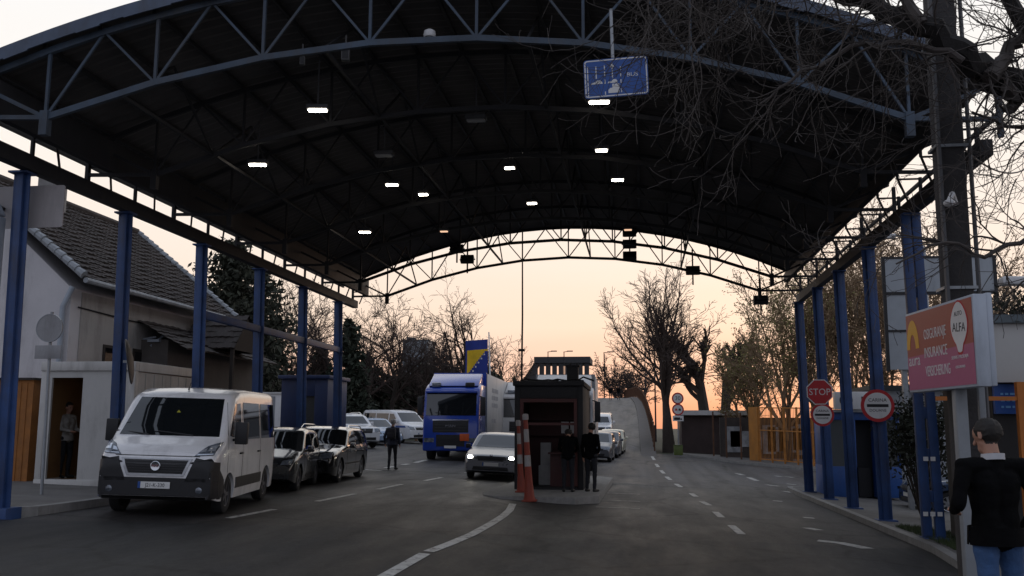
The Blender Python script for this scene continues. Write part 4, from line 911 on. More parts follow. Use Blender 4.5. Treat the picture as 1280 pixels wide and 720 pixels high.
m_ = MB(); m_.box(xl+.1, xr_-.1, Yc+.1, yr-.1, gb+.02, gb+.10); m_.box(xl+.095, xl+.11, Yc+.12, yr-.1, gb+.1, zt-.2); m_.box(xr_-.11, xr_-.095, Yc+.12, yr-.1, gb+.1, zt-.2); m_.box(xl+.11, xr_-.11, yr-.12, yr-.1, gb+.1, zt-.2)
m_.build('interior', mat('interior_ply', (.22, .12, .05), .6, 0, .2, 2), cb, w=True)
m_ = MB(); m_.box(xr_-.95, xr_-.15, Yc+1.0, Yc+1.5, gb+.1, gb+1.15); m_.build('counter', M_DARKW, cb, w=True)
m_ = MB(); m_.box(-11.9, -11.7, Yc+1.2, Yc+1.35, zt-.27, zt-.22); m_.build('ceiling_light', emit('cabin_light', (1, .68, .35), 1.2), cb, w=True)
a = at(28, 600, 19.9); m_ = MB(); w0, w1 = at(10, 600, 19.9).x, at(33, 600, 19.9).x
cabn = empty('wooden_shed', (a.x, 20.2, gb), 0, 'orange brown timber shed left of the white cabin', 'shed')
zt2 = at(28, 475, 19.9).z; m_ = MB(); m_.box(w0-1.2, w1, 19.9, 21.2, gb-.1, zt2)
for k in range(12): x = w0-1.2+(w1-w0+1.2)*k/11; m_.box(x-.012, x+.012, 19.885, 19.9, gb+.05, zt2-.05)
m_.build('wall', mat('orange_timber', (.30, .115, .025), .7, 0, .3, 3, dirt=.4), cabn, w=True)
m_ = MB(); m_.box(w0-1.25, w1+.04, 19.84, 21.25, zt2, zt2+.05); m_.build('lid', M_DARKW, cabn, w=True)

# signs seen from behind, mirror, board
def signpost(name, label, cat, base, top, r=.03, m=None):
    e = empty(name, base, 0, label, cat); t = Vector(top)-Vector(base)
    b = MB(); b.tube([(0, 0, -.2), tuple(t)], r, 10); b.build('post', m or M_GALV, e, smooth=True); return e
def disc(parent, name, c, r, m, back=False, rim=None, th=.012, yaw=0):
    M = Matrix.Translation(c) @ Matrix.Rotation(yaw, 4, 'Z') @ Matrix.Rotation(RAD(90), 4, 'X')
    b = MB(); b.lathe([(r, -th), (r, th)], 32, M); o = b.build(name, m, parent)
    return o, M
bp = gpt(52, 618, .14); tp = at(65, 390, bp.y)
e = signpost('road_sign', 'grey back of a round sign above a plate on a thin post before the cabin', 'road sign', bp, tp, .032)
c_ = at(62, 410, bp.y-.06)-bp; o, M = disc(e, 'round_sign', c_, .27, mat('sign_back', (.30, .30, .31), .55, 0, .12, 3, dirt=.35))
b = MB(); b.lathe([(.275, -.018), (.275, .018), (.262, .018), (.262, -.018)], 32, M); b.build('rim', M_GALV, o)
c_ = at(60, 440, bp.y-.06)-bp; b = MB(); b.box(c_.x-.27, c_.x+.27, c_.y-.01, c_.y+.01, c_.z-.13, c_.z+.13); b.build('plate', MATS['sign_back'], e, bevel=.004)
q0, q1 = at(-4, 234, 14.72), at(78, 284, 14.72)
e = empty('sign_board', ((q0.x+q1.x)/2, 14.72, q1.z), 0, 'pale back of a square sign board fixed high on the first left column', 'sign board')
b = MB(); b.prism(rrect((q1.x-q0.x)/2, (q0.z-q1.z)/2, .04), -.012, .012, Matrix.Translation(((q0.x+q1.x)/2, 14.72, (q0.z+q1.z)/2)) @ Matrix.Rotation(RAD(90), 4, 'X')); b.build('board', mat('board_back', (.44, .41, .41), .6, 0, .08, 2, dirt=.3), e, w=True)
b = MB(); zc = (q0.z+q1.z)/2+.02; b.bar((q0.x-.25, 14.70, zc), (q0.x+.12, 14.69, zc), .05); b.bar((q0.x+.08, 14.69, zc), (q0.x+.2, 14.67, zc-.06), .06); b.build('bracket', M_BLACK, e, w=True)
q = at(36, 292, 14.3); b = MB(); b.ball((0, 0, 0), .06); b.bar((0, 0, 0), (-.15, .1, .05), .03); tag(b.build('bulkhead_lamp', M_LHOUS, origin=q, smooth=True), 'small dark lamp on the first left column under the sign board', 'lamp')
q = at(161, 452, 17.45); e = empty('traffic_mirror', (q.x, q.y, q.z), 0, 'dark convex mirror seen nearly edge on beside the second left column', 'mirror')
b = MB(); b.lathe([(.43, -.02), (.45, 0), (.40, .03), (.25, .07), (.05, .09)], 28, Matrix.Rotation(RAD(80), 4, 'Y')); b.build('dish', M_BLACK, e, smooth=True); b = MB(); b.bar((-.1, .02, 0), (0, 0, 0), .05); b.build('bracket', M_GALV, e); e.rotation_euler = (0, 0, RAD(27))

# blue cabin and small white cabin at the left rear
M_KBLUE = mat('cabin_blue', (.012, .028, .095), .5, 0, .15, 2, dirt=.3)
Y = 34.5; x0, x1 = at(351, 500, Y).x, at(409, 500, Y).x; g0 = gz(-12, Y); z1 = at(380, 470, Y).z
e = empty('control_cabin', ((x0+x1)/2, Y, g0), 0, 'tall dark blue control cabin with windows behind the black estate car', 'cabin')
b = MB(); b.box(x0, x1, Y, Y+2.4, g0, g0+1.0); b.box(x0, x0+.62, Y+.02, Y+2.38, g0+1.0, z1-.1); b.box(x1-.5, x1, Y+.02, Y+2.38, g0+1.0, z1-.1); b.box(x0, x1, Y+2.2, Y+2.38, g0+1, z1-.1); b.build('wall', M_KBLUE, e, w=True, bevel=.01)
b = MB(); b.box(x0-.1, x1+.1, Y-.12, Y+2.5, z1-.1, z1+.03); b.box(x0+.62, x1-.5, Y+.02, Y+2.2, z1-.75, z1-.1); b.build('roof', M_KBLUE, e, w=True, bevel=.01)
b = MB(); b.box(x0+.62, x1-.5, Y+.1, Y+.12, g0+1.0, z1-.75); b.build('window', glass('cabin_glass', (.05, .055, .06), .06), e, w=True)
Y = 40; x0, x1 = at(327, 520, Y).x, at(353, 520, Y).x; g0 = gz(-16, Y); z1 = at(340, 492, Y).z
e = empty('white_hut', ((x0+x1)/2, Y, g0), 0, 'small white hut with framed panels left of the blue cabin', 'hut')
b = MB(); b.box(x0, x1, Y, Y+2, g0-.2, z1); b.build('wall', M_WHITE, e, w=True, bevel=.02)
b = MB(); b.box(x0+.1, x1-.35, Y-.012, Y, g0+.9, z1-.12); b.build('window', mat('grey_pane', (.28, .3, .33), .3), e, w=True)
b = MB(); b.box(x0-.05, x1+.05, Y-.06, Y+2.05, z1, z1+.06); b.build('roof', M_WHITE, e, w=True)

# ------------------------------------------------------------------ booth on the island
Y = 26.6; x0, x1 = at(643, 560, Y).x, at(729, 560, Y).x; g0 = zi+.13; z1 = at(690, 478, Y).z
M_BOOTH = mat('booth_dark_red', (.055, .012, .012), .6, 0, .3, 3, dirt=.3); M_BOOTHD = mat('booth_dark', (.016, .016, .018), .7, 0, .3, 3)
bo = empty('control_booth', ((x0+x1)/2, Y, g0), 0, 'dark red control booth with an open hatch on the traffic island', 'booth')
t_ = .16
b = MB(); b.box(x0, x0+t_, Y, Y+3.6, g0, z1-.1); b.box(x1-t_, x1, Y, Y+3.6, g0, z1-.1); b.box(x0+t_, x1-t_, Y+3.5, Y+3.6, g0, z1-.1); b.build('wall', M_BOOTHD, bo, w=True, bevel=.01)
b = MB(); b.box(x0-.04, x1+.04, Y-.12, Y+3.65, z1-.1, z1+.04); b.box(x0+t_, x1-t_, Y-.02, Y+.1, z1-.45, z1-.1); b.build('roof', M_BOOTHD, bo, w=True, bevel=.02)
b = MB()
for xx in (x0+t_, x1-t_-.09): b.box(xx, xx+.09, Y-.03, Y+.08, g0+.1, z1-.45)
b.box(x0+t_, x1-t_, Y-.035, Y+.085, z1-.55, z1-.452); b.box(x0+t_+.09, x1-t_-.09, Y-.02, Y+.07, g0+1.75, g0+1.82); b.build('door_frame', mat('booth_red', (.075, .015, .012), .55, 0, .25, 3, dirt=.3), bo, w=True)
b = MB(); b.box(x0+.9, x1-t_, Y+.35, Y+1.0, g0+.95, g0+1.0); b.box(x0+.95, x1-t_, Y+.5, Y+.55, g0, g0+.95); b.build('counter', M_BOOTH, bo, w=True)
b = MB(); b.box(x0+t_, x1-t_, Y+1.9, Y+2.2, g0+1.45, g0+1.49); b.box(x0+t_, x1-t_, Y+1.9, Y+2.2, g0+1.9, g0+1.94); b.box(x0+t_, x1-t_, Y+2.2, Y+2.22, g0, z1-.2); b.build('shelf', M_BOOTH, bo, w=True)
b = MB(); b.box(x0+t_, x1-t_, Y+.0, Y+3.5, g0, g0+.06); b.build('floor', M_BOOTHD, bo, w=True)
b = MB(); b.box(x0+.55, x0+.95, Y+1.2, Y+1.6, g0+.06, g0+.6); b.box(x0+.6, x0+.9, Y+1.25, Y+1.55, g0+.6, g0+1.25); b.build('white_cabinet', mat('grey_white', (.30, .30, .30), .6), bo, w=True)
for xx in (1.15, 1.42): b = MB(); b.box(x0+xx, x0+xx+.22, Y+1.88, Y+1.895, g0+1.52, g0+1.86); b.build('paper', M_SIGNW, bo, w=True)
q = at(688, 495, Y+.5); b = MB(); b.ball(q, .065); b.build('lamp', emit('booth_bulb', (1, .95, .88), 5), bo, w=True, smooth=True)
b = MB(); q = at(652, 476, Y+1); t2 = at(653, 290, Y+1); b.tube([(q.x, q.y, z1), (q.x+.02, q.y, z1+2), tuple(t2)], [.03, .025, .018], 8); b.box(q.x-.09, q.x+.09, q.y-.04, q.y+.04, z1+.95, z1+1.02); b.build('antenna', M_BLACK, bo, w=True)
q = at(716, 468, Y+.8); b = MB(); b.box(q.x-.16, q.x+.16, q.y-.16, q.y+.16, z1+.06, z1+.48); b.box(q.x-.2, q.x+.2, q.y-.2, q.y+.2, z1+.48, z1+.53); b.build('vent_box', M_BOOTHD, bo, w=True)
rng = random.Random(4); b = MB()
for k in range(7):
    xa = x0+rng.random()*(x1-x0); b.tube([(xa, Y+.3, z1+.07), (xa+.15, Y+.35, z1+.07+rng.random()*.12), (xa+.45, Y+.4, z1+.06)], .025, 5)
b.build('cable', M_BLACK, bo, w=True)
# striped delineator posts on orange cone feet
M_ORNG = mat('cone_orange', (.26, .038, .018), .6, 0, .15, 4, dirt=.4)
def delineator(p, lab, k=1.0):
    e = empty('traffic_cone', p, 0, lab, 'traffic cone', 'tall cones at the end of the island')
    b = MB(); b.box(-.24*k, .24*k, -.24*k, .24*k, 0, .05); b.build('base', M_ORNG, e, bevel=.015)
    b = MB(); b.lathe([(.20*k, .05), (.17*k, .12), (.125*k, .7*k), (.11*k, 1.12*k)], 20); b.build('cone', M_ORNG, e, smooth=True)
    cols = [M_SIGNW, M_ORNG, M_SIGNW, M_ORNG]; z = 1.12*k
    for i, h in enumerate((.36, .42, .42, .30)):
        b = MB(); b.lathe([(.108*k-.008*i, z), (.102*k-.008*i, z+h*k)], 18); b.build('white_band' if i % 2 == 0 else 'orange_band', mat('dirty_white_band', (.34, .32, .31), .6, 0, .15, 5, dirt=.4) if i % 2 == 0 else M_ORNG, e, smooth=True); z += h*k
    b = MB(); b.lathe([(.1*k, z), (.1*k, z+.12), (.05, z+.15)], 14); b.build('cap', MATS['dirty_white_band'], e, smooth=True)
    e.rotation_euler = (0, RAD(-3), 0); return e
p = gpt(662, 627); p.z = zi+.13 if p.y > 23.9 else p.z
delineator(p, 'front tall orange and white striped cone at the end of the booth island', .76)
p = Vector((at(652, 600, 25.4).x, 25.4, zi+.13)); delineator(p, 'second orange striped cone half hidden behind the front one', .66)

# ------------------------------------------------------------------ right side: kiosk, signs, billboard, pole, light-box
Y = 31.5; x0, x1 = at(1036, 600, Y).x, at(1128, 600, Y).x; g0 = gz(6.5, Y)+.12; z1 = at(1080, 513, Y).z
M_KB2 = mat('kiosk_blue', (.022, .085, .30), .5, 0, .15, 2, dirt=.4)
e = empty('blue_kiosk', ((x0+x1)/2, Y, g0), 0, 'blue kiosk with a dark open doorway behind the right columns', 'kiosk')
da, db_ = at(1070, 560, Y).x, at(1094, 560, Y).x
b = MB(); b.box(x0, da, Y, Y+2.2, g0, g0+.95); b.box(db_, x1, Y, Y+2.2, g0, g0+.95); b.box(x0, x1, Y+2.1, Y+2.2, g0, z1)
for xx in (x0, da-.08, db_, x1-.1): b.box(xx, xx+.09, Y+.004, Y+2.1, g0+.95, z1-.3)
b.box(x0, x1, Y, Y+2.2, z1-.3, z1-.06); b.build('wall', M_KB2, e, w=True, bevel=.008)
for xa, xb_ in ((x0+.09, da-.08), (db_+.09, x1-.1)):
    b = MB(); b.box(xa, xb_, Y+.04, Y+.06, g0+.95, z1-.3); b.build('window', glass('kiosk_glass', (.10, .11, .115), .08), e, w=True)
b = MB(); b.box(x0-.1, x1+.1, Y-.15, Y+2.3, z1-.06, z1+.02); b.build('roof', M_GALV, e, w=True)
b = MB(); b.box(da, db_, Y+.5, Y+.52, g0, z1-.3); b.box(da+.1, db_-.1, Y+.3, Y+.5, g0, g0+.9); b.build('doorway', M_BOOTHD, e, w=True)
q0, q1 = at(1042, 492, Y-.1), at(1086, 515, Y-.1)
a2 = empty('air_conditioner', ((q0.x+q1.x)/2, Y-.2, q1.z), 0, 'white air conditioner with a round fan on the roof edge of the blue kiosk', 'air conditioner')
b = MB(); b.box(q0.x, q1.x, Y-.3, Y+.05, z1+.03, q0.z+.05); b.build('case', M_WHITE, a2, w=True, bevel=.02)
b = MB(); b.lathe([(.2, -.01), (.2, .012), (.05, .02)], 24, Matrix.Translation((q0.x+.33, Y-.3, (q0.z+z1)/2+.05)) @ Matrix.Rotation(RAD(90), 4, 'X')); b.build('fan', M_BLACK, a2, w=True, smooth=True)
b = MB(); b.box(q1.x-.25, q1.x-.17, Y-.31, Y-.30, q0.z-.25, q0.z-.1); b.build('badge', M_BLACK, a2, w=True)
# mounted signs
def octagon(r): return [(r*math.cos(RAD(22.5+45*k))/math.cos(RAD(22.5)), r*math.sin(RAD(22.5+45*k))/math.cos(RAD(22.5))) for k in range(8)]
Ys = RIGHT_Y[3]-.25
q = at(1024.5, 490, Ys); e = empty('stop_sign', q, 0, 'red octagonal STOP sign on the slim column above a round sign', 'stop sign')
MX = Matrix.Rotation(RAD(90), 4, 'X')
b = MB(); b.prism(octagon(.33), -.012, .008, MX); o = b.build('rim', M_SIGNW, e); b = MB(); b.prism(octagon(.305), .0085, .0115, MX); f_ = b.build('face', M_RED, e)
text('lettering', 'STOP', .245, M_SIGNW, f_, face_y(0, -.0125, -.005), .0015, sx=.95)
b = MB(); b.bar((0, .01, -.1), (0, .2, -.1), .05); b.build('bracket', M_GALV, e)
def customs(px, py, Y, r, lab):
    q = at(px, py, Y); e = empty('customs_sign', q, 0, lab, 'road sign')
    b = MB(); b.lathe([(r, -.012), (r, .006)], 36, MX); b.build('rim', M_RED, e); b = MB(); b.lathe([(r*.80, .0065), (r*.80, .0095)], 36, MX); f_ = b.build('face', M_SIGNW, e)
    b = MB(); b.box(-r*.64, r*.64, -.0125, -.0097, -r*.09, r*.09); b.build('bar', M_SIGNK, f_)
    text('lettering', 'CARINA', r*.30, M_SIGNK, f_, face_y(0, -.011, r*.33), .001); text('lettering', 'DOUANE', r*.24, M_SIGNK, f_, face_y(0, -.011, -r*.30), .001)
    b = MB(); b.bar((0, .01, 0), (0, .18, 0), .05); b.build('bracket', M_GALV, e)
customs(1028, 518.5, Ys, .30, 'smaller round customs sign with red border below the STOP sign')
customs(1097, 507, RIGHT_Y[2]-.2, .37, 'large round red bordered customs sign on the wider blue column')
# billboard seen from behind, service hut with pale walls, white shop front at the edge
Y = 27.5; x0, x1 = at(1107, 400, Y).x, at(1249, 400, Y).x; zt, zm, zb_ = at(1107, 321, Y).z, at(1107, 366, Y).z, at(1115, 462, Y).z
e = empty('billboard', ((x0+x1)/2, Y, gz(8, Y)), 0, 'large grey backed billboard in a dark frame behind the right columns', 'billboard')
b = MB(); b.box(x0+.05, x1-.05, Y+.02, Y+.08, zm, zt-.05); b.box(x0+.05, x0+.75, Y+.02, Y+.08, zb_, zm); b.build('panel', mat('billboard_back', (.36, .39, .42), .6, 0, .12, 1.2, dirt=.4), e, w=True)
b = MB(); b.box(x0-.03, x0+.06, Y, Y+.1, zb_-.05, zt); b.box(x1-.06, x1+.03, Y, Y+.1, zm-.3, zt); b.box(x0+.06, x1-.06, Y, Y+.1, zt-.06, zt); b.box(x0+.06, x1-.06, Y-.01, Y+.1, zm-.06, zm+.02); b.box(x0+.06, x0+.78, Y-.005, Y+.1, (zm+zb_)/2-.03, (zm+zb_)/2+.03); b.build('frame', M_BLACK, e, w=True)
b = MB()
for xx in (x0+.4, x1-.6): b.box(xx, xx+.14, Y+.12, Y+.26, gz(8, Y)-.3, zt-.3)
b.build('post', M_GALV, e, w=True)
Y = 34; x0, x1 = at(1096, 560, Y).x, at(1142, 560, Y).x; z1 = at(1120, 488, Y).z
e = empty('service_hut', ((x0+x1)/2, Y, gz(9, Y)), 0, 'pale panelled hut right of the blue kiosk', 'hut')
b = MB(); b.box(x0, x1+5, Y, Y+3, gz(9, Y), z1); b.build('wall', mat('hut_pale', (.30, .315, .33), .7, 0, .12, 1, dirt=.5), e, w=True)
b = MB(); b.box(x0-.2, x1+5.2, Y-.25, Y+3.2, z1, z1+.16); b.build('roof', M_BLACK, e, w=True)
b = MB(); zz = at(1120, 536, Y).z; b.box(x0+.15, x1+5, Y-.02, Y, zz-.03, zz+.03); b.build('trim', M_DARKW, e, w=True)
Y = 17.2; x0 = at(1243, 480, Y).x; z0_, z1 = at(1260, 478, Y).z, at(1260, 404, Y).z; g0 = gz(7, Y)+.12
e = empty('shop', (x0+2.5, Y, g0), 0, 'shop front with a white fascia at the right edge of the view', 'shop')
b = MB(); b.box(x0, x0+6, Y, Y+.25, z0_, z1); b.build('fascia', mat('shop_fascia', (.50, .49, .47), .6, 0, .06, 1.2, dirt=.3), e, w=True, bevel=.01)
b = MB(); b.box(x0+.02, x0+6.1, Y-.1, Y+3, z1, z1+.14); b.build('roof', mat('shop_roof_edge', (.10, .125, .14), .6), e, w=True)
b = MB(); b.box(x0+.05, x0+6, Y+.3, Y+3, g0-.2, z1-.02); b.build('wall', mat('shop_dark_wall', (.022, .02, .02), .7, 0, .3, 1.5), e, w=True)
q0, q1 = at(1250, 478, Y-.1), at(1283, 517, Y-.1)
b = MB(); b.box(q0.x, q0.x+1.1, Y+.2, Y+.29, q1.z, z0_-.02); pn = b.build('blue_panel', M_SIGNB, e, w=True)
b = MB(); rng = random.Random(8)
for k in range(3):
    zz = q1.z+.1+.11*k; x = q0.x+.1
    while x < q0.x+.75: wd = .03+rng.random()*.05; b.box(x, x+wd, Y+.19, Y+.2, zz, zz+.035); x += wd+.03
b.build('small_print', mat('print_blue', (.15, .35, .62), .5), pn, w=True)
zz = at(1240, 498, Y-.2).z; b = MB(); b.box(x0-1.0, x0+5, Y-.16, Y-.1, zz-.035, zz+.035); q = at(1273, 500, Y-.2); b.box(q.x, q.x+.16, Y-.18, Y-.06, g0, z0_+.0); b.build('orange_frame', mat('orange_paint', (.42, .13, .015), .55, 0, .15, 3, dirt=.3), e, w=True)
# concrete pole with the light-box sign hung on its grey mast
pb = Vector((at(1219, 720, 10.3).x, 10.3, 0)); pb.z = gz(pb.x, pb.y)
e = empty('utility_pole', pb, 0, 'dark weathered utility pole rising past the right end of the canopy', 'utility pole')
b = MB(); b.bar((0, 0, -.3), (.0, 0, 9.5), .27, .24); b.build('pole', mat('pole_dark', (.045, .042, .042), .9, 0, .35, 3, .4, 25, dirt=.3), e, bevel=.03)
b = MB(); b.box(-.16, -.13, -.2, -.14, 1.5, 9.3); b.tube([(.2, -.05, 1.2), (.2, -.05, 9)], .022, 6); b.build('cable_duct', mat('duct_grey', (.10, .10, .105), .6), e)
for z in (3.35, 4.85, 6.0, 7.0): b = MB(); b.box(-.165, .165, -.14, .14, z, z+.03); b.build('strap', M_GALV, e)
q = at(1186, 253, 10.1); b = MB(); b.tube([(0, 0, 0), (-.06, -.1, .08), (-.10, -.12, .0)], .03, 8); b.ball((-.10, -.12, -.02), (.06, .06, .04)); z = q.z-pb.z; 
b.v = [(x, y-.13, zz+z) for x, y, zz in b.v]; b.build('small_lamp', M_WHITE, e, smooth=True)
mx0 = at(1207, 600, 9.6).x
e = empty('sign_mast', (mx0, 9.6, gz(mx0, 9.6)), 0, 'slim grey steel mast carrying the pink light box beside the dark pole', 'mast')
b = MB(); b.box(-.06, .045, -.06, .06, -.3, 2.45); b.build('mast', mat('mast_grey', (.22, .235, .25), .5, 0, .15, 3, dirt=.4), e, bevel=.008)
b = MB(); b.box(.20, .26, .1, .16, -.3, 2.4); b.build('rear_mast', MATS['mast_grey'], e, bevel=.008)
# the light box: a flat case hung parallel to the road
pa, pb_ = at(1131, 394, 10.55), at(1215, 367, 8.95); pc = at(1225, 483, 8.95)
fx = (pa.x+pb_.x)/2; yA, yB = 10.55, 8.95; zT, zB = pb_.z, pc.z
zTa = pa.z; 
ad = empty('light_box', (fx+.11, (yA+yB)/2, zB), 0, 'pink and red insurance light box sign facing the road on the grey mast', 'sign')
Ud = Vector((pb_.x-pa.x, yB-yA, 0)); FL_ = Ud.length; Ud.normalize(); Nd = Vector((Ud.y, -Ud.x, 0))
if Nd.x > 0: Nd = -Nd
ctr = Vector(((pa.x+pb_.x)/2, (yA+yB)/2, (zT+zB)/2))
MC = Matrix(((Ud.x, 0, -Nd.x, ctr.x), (Ud.y, 0, -Nd.y, ctr.y), (0, 1, 0, ctr.z), (0, 0, 0, 1)))   # u along the case, v up, w into it
hU, hV = FL_/2, (zT-zB)/2
b = MB(); b.box(-hU, hU, -hV, hV, .003, .125, MC); b.box(-hU+.01, hU-.01, -hV+.005, hV+.012, .125, .18, MC); b.build('case', mat('case_aluminium', (.42, .46, .52), .5, 0, .1, 2, dirt=.25), ad, w=True, bevel=.01)
FH, FW = zT-zB-.05, FL_-.05
# plane coordinates: u runs from the far end (left in the photo) to the near end, v up
MFc = Matrix(((Ud.x, 0, Nd.x, ctr.x-0*Nd.x), (Ud.y, 0, Nd.y, ctr.y), (0, 1, 0, ctr.z), (0, 0, 0, 1)))
M_PINK = mat('ad_pink', (.40, .11, .20), .35, 0, .05, 2); M_RUST = mat('ad_red', (.32, .075, .055), .35, 0, .06, 2); M_YEL = mat('ad_yellow', (.68, .36, .04), .4, 0, .04)
def flat(nm, poly, m, h=.002, h0=0.0, par=ad):
    b = MB(); b.prism(poly, h0, h0+h, MFc); 
    return b.build(nm, m, par, w=True)
u0, v0 = FW/2, FH/2
fc = flat('face', [(-u0, -v0), (u0, -v0), (u0, -.02), (-u0, -.02-.03)], M_PINK)
flat('upper_face', [(-u0, -.05), (u0, -.02), (u0, v0), (-u0, v0)], M_RUST)
arc = [(-.62+.16*math.cos(RAD(a)), .03+.30*math.sin(RAD(a))) for a in range(0, 181, 15)]; inn = [(-.62+.075*math.cos(RAD(a)), .03+.15*math.sin(RAD(a))) for a in range(180, -1, -15)]
flat('logo_arch', arc+inn, M_YEL, .002, .0025)
MT = Matrix.Translation(-Vector(ad.location)) @ MFc
def adtext(s, size, x, y, m=M_SIGNW, sx=1.0): text('lettering', s, size, m, ad, MT @ Matrix.Translation((x, y, .0035)), .001, sx=sx)
adtext('aura', .17, -.60, -.09); adtext('OSIGURANJE', .145, -.06, .145, sx=.64); adtext('INSURANCE', .145, -.06, -.04, sx=.70); adtext('VERSICHERUNG', .145, -.03, -.225, sx=.56)
lobe = [(.50+(.155+.02*math.cos(RAD(2*a)))*math.cos(RAD(a)), .17+.21*math.sin(RAD(a))-(.05 if 250 < a < 290 else 0)) for a in range(0, 360, 12)]
flat('shield_edge', [(.50+(x-.50)*1.10, .17+(y-.17)*1.08) for x, y in lobe], M_RED, .0015, .0022)
flat('shield', lobe, M_SIGNW, .002, .004)
text('lettering', 'ALFA', .12, M_SIGNK, ad, MT @ Matrix.Translation((.50, .14, .0065)) @ Matrix.Rotation(RAD(-4), 4, 'Z'), .001)
text('lettering', 'AUTO', .06, M_SIGNK, ad, MT @ Matrix.Translation((.50, .27, .0065)), .001)
text('lettering', 'SERVIS I PRODAJA', .045, M_SIGNW, ad, MT @ Matrix.Translation((.48, -.13, .0035)), .001); text('lettering', 'OSIGURANJA', .035, M_SIGNW, ad, MT @ Matrix.Translation((.48, -.22, .0035)), .001)
# street lamps at the right
for px, py, Y, lab in ((1106, 296, 40.0, 'flat grey street lamp head seen just left of the double blue column'), (1277, 352, 22.0, 'street lamp head at the right edge above the shop')):
    q = at(px, py, Y); gz_ = gz(q.x, Y); e = empty('street_lamp', (q.x+1.5, Y, gz_), 0, lab, 'street lamp')
    b = MB(); b.tube([(0, 0, -.2), (0, 0, q.z-gz_-.5), (-.4, 0, q.z-gz_), (-1.2, 0, q.z-gz_+.03)], [.08, .06, .05, .04], 8); b.build('pole', M_GALV, e, smooth=True)
    b = MB(); b.box(-1.95, -1.1, -.18, .18, q.z-gz_-.08, q.z-gz_+.1); b.build('lamp_head', M_WHITE, e, bevel=.04)
# ------------------------------------------------------------------ trees
def grow(tr, cr, rng, p, d, Ln, r, lev, P, tips):
    n = P['seg'][min(lev, len(P['seg'])-1)]; pts, rad = [p], [r]; dirs = [d]
    for i in range(n):
        d = (d+Vector((rng.gauss(0, 1), rng.gauss(0, 1), rng.gauss(0, 1)))*P['wob'][min(lev, 4)]+Vector((0, 0, P['up'][min(lev, 4)]))).normalized()
        p = p+d*(Ln/n); pts.append(p); dirs.append(d); rad.append(max(P['rmin'], r*(1-(1-P['tap'])*(i+1)/n)))
    (tr if lev <= P.get('trunk_lev', 0) else cr).tube(pts, rad, (9, 6, 4, 3, 3, 3)[min(lev, 5)], cap=lev < 2)
    if lev >= P['levels']:
        tips.append((pts[-1], d)); return
    k = P['kids'][min(lev, len(P['kids'])-1)]
    for j in range(k):
        f = P['f0'][min(lev, 4)]+(1-P['f0'][min(lev, 4)])*(j+rng.random())/k
        i = min(n-1, int(f*n)); t = f*n-i; q = pts[i].lerp(pts[i+1], t)
        a = Vector((rng.gauss(0, 1), rng.gauss(0, 1), rng.gauss(0, .6))); a = (a-dirs[i]*a.dot(dirs[i])).normalized()
        ang = RAD(rng.uniform(*P['ang'][min(lev, 4)])); nd = (dirs[i]*math.cos(ang)+a*math.sin(ang)).normalized()
        grow(tr, cr, rng, q, nd, Ln*rng.uniform(*P['len'][min(lev, 4)])*(1-.35*f if lev else 1), max(P['rmin'], rad[i]*rng.uniform(.45, .68)), lev+1, P, tips)
DECID = dict(levels=4, seg=[5, 6, 5, 4, 3], wob=[.05, .13, .17, .2, .25], up=[.05, .07, .05, .03, .02], tap=.3, rmin=.010, kids=[8, 6, 5, 4], f0=[.35, .25, .2, .15, .1],
             ang=[(25, 55), (25, 55), (25, 60), (25, 60), (30, 60)], len=[(.75, 1.05), (.5, .75), (.45, .7), (.4, .65), (.5, .7)])
def tree(name, label, base, H, r, seed, P=None, group=None, bark=None, leaf=None, nleaf=0, lsize=.1, cat='tree', twig=None, lean=0):
    rng = random.Random(seed); P = dict(DECID, **(P or {})); t, c, tips = MB(), MB(), []
    d0 = Vector((lean, 0, 1)).normalized()
    grow(t, c, rng, Vector((0, 0, -.2)), d0, 1.0, r, 0, dict(P, rmin=0), tips) if False else grow(t, c, rng, Vector((0, 0, -.2)), d0, P.get('trunk', .42)*H, r, 0, P, tips)
    top = max(v[2] for v in c.v); k = H/top
    sc = lambda m: [tuple(x*k for x in v) for v in m.v]
    t.v, c.v = sc(t), sc(c)
    e = empty(name, base, 0, label, cat, group); e.rotation_euler.z = 0
    t.build('trunk', bark or M_BARK, e, smooth=True); co = c.build('crown', twig or M_TWIG2, e, smooth=True)
    if leaf:
        l = MB()
        for q in range(nleaf):
            p, d = rng.choice(tips); p = p*k+Vector((rng.gauss(0, 1), rng.gauss(0, 1), rng.gauss(0, 1)))*lsize*2.2
            leafquad(l, rng, p, lsize*rng.uniform(.6, 1.4))
        l.build('leaves', leaf, e)
    return e
def leafquad(l, rng, p, s):
    a = Vector((rng.gauss(0, 1), rng.gauss(0, 1), rng.gauss(0, 1))).normalized(); b = a.cross(Vector((rng.gauss(0, 1), rng.gauss(0, 1), rng.gauss(0, 1)))).normalized()
    l.add([p-a*s, p+b*s*.45, p+a*s, p-b*s*.45], [(0, 1, 2, 3)])
